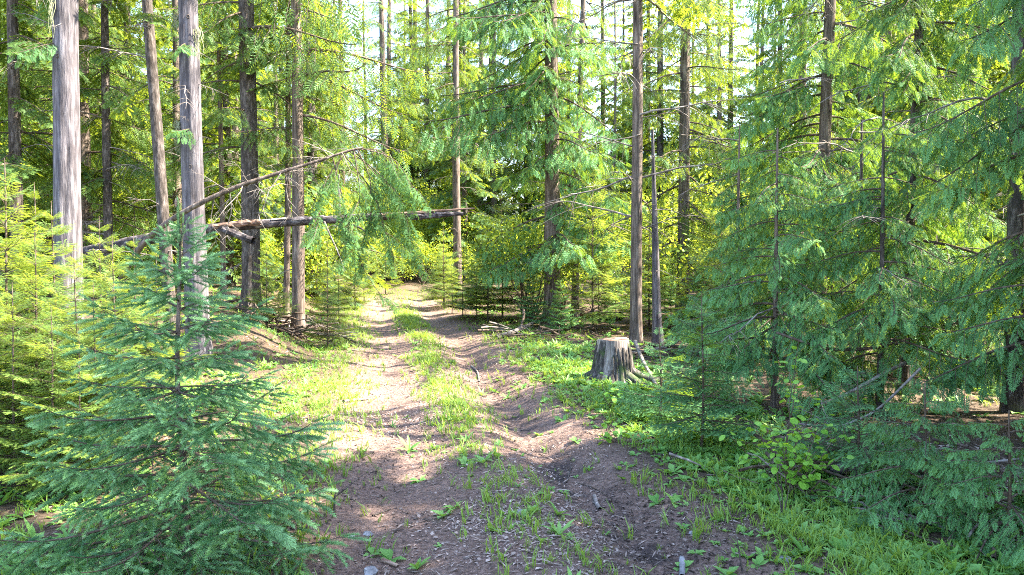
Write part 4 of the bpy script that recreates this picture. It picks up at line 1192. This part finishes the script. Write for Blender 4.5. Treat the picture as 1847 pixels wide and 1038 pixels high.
STONE_L = [("flat grey stone on the grassy hump of the road", 938, 925, 0.045), ("small grey stone by the spruce's lowest branch tips", 662, 963, 0.035), ("tiny dark stone beside the small grey stone", 632, 968, 0.024),
           ("pale stone among the herbs near the bottom of the verge", 1422, 1012, 0.045), ("flat bluish stone at the bottom of the road", 668, 1030, 0.05), ("little pale stone on the verge above the herbs", 1252, 962, 0.03)]
for lab, px, py, s in STONE_L:
    q = np.array(g_at(px, py, 0.0)); r = np.random.default_rng(int(px))
    th = np.linspace(0, 2 * np.pi, 9, endpoint=False)
    rings = []
    for zz, k in ((-0.3, 0.9), (0.1, 1.0), (0.4, 0.75), (0.5, 0.3)):
        rr_ = s * k * (0.8 + 0.4 * r.random(9)) * (1 + 0.3 * np.cos(th))
        rings.append(np.stack([rr_ * np.cos(th), rr_ * np.sin(th) * 0.7, np.full(9, s * zz * 0.7) + 0.05 * s * r.random(9)], -1))
    V = np.concatenate(rings + [np.array([[0, 0, s * 0.36]])])
    i = np.arange(3)[:, None] * 9; j = np.arange(9)[None]
    f = np.stack([i + j, i + (j + 1) % 9, i + 9 + (j + 1) % 9, i + 9 + j], -1).reshape(-1, 4)
    mb = MB().add(V, f, 0, 0.5, False); mb.add(np.zeros((0, 3)), np.stack([27 + np.arange(9), 27 + (np.arange(9) + 1) % 9, np.full(9, 36)], -1) - mb.n, 0, np.zeros(0))
    o = obj("stone", mb.mesh("stone", [M_STONE])); o.location = q; o.rotation_euler = (0, 0, r.random() * 6); tag(o, lab, "stone")

# ------------------------------------------------------------------ round-leaved shrubs: every leaf its own piece
def leaf_mesh():
    o = np.linspace(0, 1, 7); w = 0.42 * np.sin(np.pi * np.clip(o * 0.94 + 0.04, 0, 1)) ** 0.75
    V = [[a, 0, -0.10 * a * a] for a in o] + [[a, b, 0.10 * b - 0.12 * a * a] for a, b in zip(o, w)] + [[a, -b, 0.10 * b - 0.12 * a * a] for a, b in zip(o, w)]
    f = [[i, i + 1, 7 + i + 1, 7 + i] for i in range(6)] + [[i + 1, i, 14 + i, 14 + i + 1] for i in range(6)]
    return np.array(V), np.array(f)


LV, LF = leaf_mesh()
LEAF = [MB().add(LV * [1, wd, 1], LF, 0, tn, True).mesh("leaf", [M_LEAF]) for wd, tn in ((1.0, 0.35), (1.05, 0.6), (0.9, 0.85))]


def round_leaf_shrub(base, label, stems, nl, size, seed):
    rr = random.Random(seed); r = np.random.default_rng(seed)
    e = empty("round_leaved_shrub", base); tag(e, label, "shrub")
    for tip in stems:
        tip = np.array(tip); u = np.linspace(0, 1, 9)[:, None]
        P = u * tip * [1, 1, 1] + np.concatenate([np.zeros((1, 3)), r.normal(0, 0.012, (8, 3))]); P[:, 2] += 0.12 * np.sin(u[:, 0] * 3.1) * np.linalg.norm(tip) * 0.5
        v, f = tube(P, np.linspace(0.006, 0.0015, 9), 5); obj("stem", MB().add(v, f, 0, 0.5, True).mesh("shrub_stem", [M_TWIG]), e)
        for i in range(nl):
            k = rr.uniform(2.2, 8); i0 = min(int(k), 7); p = P[i0] + (P[i0 + 1] - P[i0]) * (k - i0)
            az = rr.uniform(0, 6.28)
            off = Vector((math.cos(az), math.sin(az), rr.uniform(-0.3, 0.5))) * rr.uniform(0.005, 0.07)
            M = Matrix.Translation(Vector(p) + off) @ (rot_frame(az + rr.uniform(-0.5, 0.5), rr.uniform(-0.7, 0.3), rr.uniform(-0.6, 0.6)) * (size * rr.uniform(0.65, 1.15))).to_4x4()
            obj("leaf", rr.choice(LEAF), e, M)


b1 = on_ground(1420, 895)
round_leaf_shrub(b1, "bright green shrub with round leaves in front of the drooping cedar", [(0.05, 0.1, 0.85), (-0.25, 0, 0.5), (0.28, 0.05, 0.52), (0.42, 0.1, 0.40), (-0.1, -0.1, 0.42), (0.12, -0.1, 0.32), (-0.35, 0.1, 0.36), (0.2, 0.1, 0.66), (0.0, -0.15, 0.5), (0.3, -0.1, 0.3), (0.1, 0.15, 1.0)], 24, 0.054, 1)
b2 = on_ground(1100, 740)
round_leaf_shrub(b2, "small leafy shoot growing in front of the stump", [(-0.12, 0, 0.38), (0.05, 0, 0.16), (0.1, 0, 0.22)], 11, 0.06, 2)
b3 = on_ground(1110, 800)
round_leaf_shrub(b3, "low sprig of flat green leaves at the edge of the wheel rut", [(-0.05, 0.1, 0.14), (0.1, 0, 0.10), (-0.12, 0, 0.08)], 10, 0.055, 3)


# bare twiggy shoots in the verge
for lab, px, py, tips in (("thin bare black shoot rising from the verge herbs", 1340, 1030, [(-0.16, 0, 0.55)]), ("forked bare black shoot below the round-leaved shrub", 1410, 935, [(-0.06, 0, 0.28), (0.05, 0, 0.25), (-0.02, 0, 0.34)]),
                          ("bare dark shoot at the edge of the rut below the stump", 1100, 790, [(-0.14, 0, 0.26), (-0.05, 0, 0.2)])):
    g = np.array(g_at(px, py, -0.02)); e = empty("bare_shoot", g); tag(e, lab, "shoot")
    for tip in tips:
        P = smooth_path([(0, 0, 0), (tip[0] * 0.35 + 0.01, 0, tip[2] * 0.5), tip], 9)
        v, f = tube(P, np.linspace(0.005, 0.0015, 9), 5); obj("stem", MB().add(v, f, 0, 0.5, True).mesh("bare_shoot", [M_BARK_DARK]), e)

# ------------------------------------------------------------------ herbs and grass
def rosette(seed, n, L, W, up, seg=((0, 0.12), (0.35, 0.9), (0.7, 0.85), (1.0, 0.02))):
    r = np.random.default_rng(seed); V, Fq, T = [], [], []
    for i in range(n):
        az = i * 2.4 + r.random(); l = L * (0.6 + 0.6 * r.random()); w = W * (0.8 + 0.4 * r.random()); el = up * (0.6 + 0.7 * r.random())
        d = np.array([math.cos(az), math.sin(az), 0]); s = np.array([-d[1], d[0], 0])
        b = len(V) * 1
        for k, (t, ww) in enumerate(seg):
            c = d * l * t * math.cos(el * (1 - 0.5 * t)) + np.array([0, 0, l * t * math.sin(el) - 0.35 * l * t * t * (1.2 - el)])
            V += [c + s * w * ww / 2 + [0, 0, 0.15 * w * ww], c, c - s * w * ww / 2 + [0, 0, 0.15 * w * ww]]
            T += [0.35 + 0.4 * t] * 3
        for k in range(len(seg) - 1):
            q = b + 3 * k
            Fq += [[q, q + 1, q + 4, q + 3], [q + 1, q + 2, q + 5, q + 4]]
    return np.array(V), np.array(Fq), np.array(T)


def grass_tuft(seed, n, h):
    r = np.random.default_rng(seed); V, Fq, T = [], [], []
    for i in range(n):
        az = r.random() * 6.28; l = h * (0.5 + 0.8 * r.random()); w = 0.0032 + 0.0022 * r.random(); b = len(V); ln = 0.15 + 0.6 * r.random()
        d = np.array([math.cos(az), math.sin(az), 0]); s = np.array([-d[1], d[0], 0]); o = r.normal(0, 0.025, 3) * [1, 1, 0]
        for t, ww in ((0, 0.8), (0.5, 1.0), (1.0, 0.1)):
            c = o + d * l * ln * t * t + np.array([0, 0, l * t * (1 - 0.35 * ln * t)])
            V += [c + s * w * ww, c - s * w * ww]; T += [0.25 + 0.55 * t + 0.2 * r.random()] * 2
        Fq += [[b, b + 1, b + 3, b + 2], [b + 2, b + 3, b + 5, b + 4]]
    return np.array(V), np.array(Fq), np.clip(np.array(T), 0, 1)


T_ROS = [rosette(k, 8, 0.12, 0.030, 0.85) for k in range(3)]
T_LOW = [rosette(10 + k, 6, 0.055, 0.032, 0.55, ((0, 0.1), (0.55, 1.0), (1.0, 0.05))) for k in range(3)]
T_GRASS = [grass_tuft(k, 6, 0.12) for k in range(4)]


def scatter(n, xr, yr, dens, seed, bias=1.0):
    """n ground points with probability dens(x, y, u); nearer ones favoured"""
    r = np.random.default_rng(seed); got = []
    tot = 0
    while tot < n:
        m = n * 4
        y = yr[0] + (yr[1] - yr[0]) * r.random(m) ** bias
        x = xr[0] + (xr[1] - xr[0]) * r.random(m)
        vis = np.abs(x) < 0.75 * y + 1.0
        u = road_u(x, y)
        k = vis & (r.random(m) < dens(x, y, u))
        got.append(np.stack([x[k], y[k]], -1)); tot += int(k.sum())
    p = np.concatenate(got)[:n]
    return np.concatenate([p, ground_z(p[:, 0], p[:, 1])[:, None]], 1)


def scatter_stuff(name, label, tpls, P, smin, smax, material, seed, tilt=0.2, sink=0.0, tone_noise=0.25):
    r = np.random.default_rng(seed); mb = MB(); k = r.integers(0, len(tpls), len(P))
    for i, tpl in enumerate(tpls):
        p = P[k == i]; m = len(p)
        a = r.random(m) * 6.283
        d = np.stack([np.cos(a), np.sin(a), r.normal(0, tilt, m)], -1); nn = np.stack([r.normal(0, tilt, m), r.normal(0, tilt, m), np.ones(m)], -1)
        s = smin + (smax - smin) * r.random(m) ** 1.6
        dt = tone_noise * 2 * fbm(p[:, 0] * 0.9, p[:, 1] * 0.9, 5, 2) + (0.25 if material is M_LITTER else 0.12) * r.normal(size=m)
        p = p.copy(); p[:, 2] -= sink
        v, f, t = stamp(*tpl, p, frames(d, nn), s, dt); mb.add(v, f, 0, t)
    tag(obj(name, mb.mesh(name, [material])), label, name.split("_")[0], None, "stuff")


def g_dens(x, y, u):
    n = fbm(x * 0.8, y * 0.8, 15, 3); m = fbm(x * 2.4, y * 2.4, 16, 2)
    hump = np.exp(-((u - 0.03) / 0.26) ** 2) * np.clip(0.75 + 0.8 * n + 0.6 * m, 0.08, 1) * (0.5 + 0.5 * sstep(4, 9, y))
    edge_l = sstep(-1.0, -1.35, u) * (1 - sstep(-2.8, -4.5, u)) * np.clip(0.8 + 0.8 * n + 0.4 * m, 0.1, 1)
    edge_r = (0.55 + 0.45 * sstep(6, 9, y)) * sstep(0.98, 1.3, u) * (1 - sstep(2.4, 3.6, u)) * np.clip(0.8 + 0.8 * n + 0.4 * m, 0.1, 1)
    rest = 0.05 * (np.abs(u) > 3) + 0.06
    far = sstep(21, 30, y) * (np.abs(u) < 3.5) * 0.8
    return np.clip(hump + edge_l + edge_r * 0.8 + rest + far, 0, 1)


def h_dens(x, y, u):
    n = fbm(x * 0.9, y * 0.9, 45, 3); m = fbm(x * 3, y * 3, 46, 2)
    r_ = sstep(1.25, 1.7, u) * (1 - sstep(2.8, 3.6, u)) * np.clip(0.75 + 0.9 * n + 0.6 * m, 0.02, 1) * (1 - 0.6 * sstep(9, 14, y))
    l_ = 0.55 * (1 - 0.85 * np.exp(-(((u + 2.7) / 1.0) ** 2 + ((y - 11.5) / 1.6) ** 2))) * sstep(-1.25, -1.7, u) * (1 - sstep(-5, -7, u)) * np.clip(0.5 + 0.9 * n + 0.6 * m, 0.02, 1)
    hump = 0.12 * np.exp(-((u - 0.05) / 0.3) ** 2) * np.clip(0.4 + n + m, 0, 1)
    return np.clip(r_ + l_ + hump + 0.01, 0, 1)


def strip(n, u0, us, yr, seed, patch):
    """points along the road at lateral offset u0 +- us, gathered in patches"""
    r = np.random.default_rng(seed); y = yr[0] + (yr[1] - yr[0]) * r.random(n * 3) ** 1.5; u = r.normal(u0, us, n * 3)
    x = u / 0.984 + 0.8 - 0.18 * y + 0.05 * np.sin(y * 0.55)
    k = r.random(n * 3) < np.clip(patch + 0.9 * fbm(x * 1.1, y * 0.9, seed, 3), 0.05, 1) * (0.25 + 0.75 * sstep(4.5, 7.5, y) if u0 < 1 else 1.0)
    p = np.stack([x[k], y[k]], -1)[:n]
    return np.concatenate([p, ground_z(p[:, 0], p[:, 1])[:, None]], 1)


GP = np.concatenate([scatter(9500, (-14, 12), (2.8, 34), g_dens, 1, 1.5), strip(3000, 0.03, 0.17, (2.8, 24), 71, 0.45), strip(2600, 1.7, 0.40, (2.9, 16), 72, 0.55), strip(2200, -1.32, 0.28, (4.0, 22), 73, 0.55)])
scatter_stuff("grass", "patchy green grass along the hump and verges of the road", T_GRASS, GP, 0.3, 1.05, M_GRASS, 2)
scatter_stuff("herb_ground_cover", "upright broad-leaved herbs covering the verges", T_ROS, scatter(1700, (-8, 7), (2.8, 15), h_dens, 3, 1.4), 0.4, 1.05, M_HERB, 4)
scatter_stuff("low_ground_cover", "small creeping leaves carpeting the verges", T_LOW, np.concatenate([scatter(4000, (-8, 7), (2.8, 13), h_dens, 5, 1.4), strip(2200, 1.9, 0.4, (2.9, 11), 74, 0.7)]), 0.6, 1.5, M_HERB, 6)
scatter_stuff("forest_ground_cover", "low leafy plants scattered over the forest floor", T_LOW, scatter(2000, (-20, 22), (7, 32), lambda x, y, u: (np.abs(u) > 1.9) * np.clip(0.35 + fbm(x * 0.6, y * 0.6, 77, 3), 0.03, 1), 7, 1.2), 1.3, 2.8, M_HERB, 8)

# fallen needles, bark flakes and dry leaves
def flake(w, curl):
    v = np.array([[0, 0, 0], [0.4, w, curl], [1, 0.1 * w, 0.3 * curl], [0.5, -w, curl * 0.6]]); return v, np.array([[0, 1, 2, 3]]), np.array([0.5, 0.5, 0.5, 0.5])


def l_dens(x, y, u):
    return np.clip(0.45 + 0.9 * fbm(x * 1.1, y * 1.1, 91, 3), 0.05, 1) * (0.4 + 0.6 * (np.abs(u) < 1.6))


P = scatter(26000, (-6, 6), (2.8, 15), l_dens, 11, 1.7); P[:, 2] += 0.004
scatter_stuff("needle_litter", "dry needles, bark flakes and leaf scraps on the road", [flake(0.05, 0.05), flake(0.07, 0.1), flake(0.04, 0.02)], P, 0.03, 0.09, M_LITTER, 12, 0.15, 0, 0.5)
P = scatter(26000, (-6, 6), (2.8, 13), l_dens, 13, 1.7); P[:, 2] += 0.005
scatter_stuff("leaf_litter", "brown curled scraps of bark and leaves on the road", [flake(0.3, 0.25), flake(0.4, 0.15), flake(0.22, 0.3)], P, 0.010, 0.034, M_LITTER, 14, 0.25, 0, 0.6)
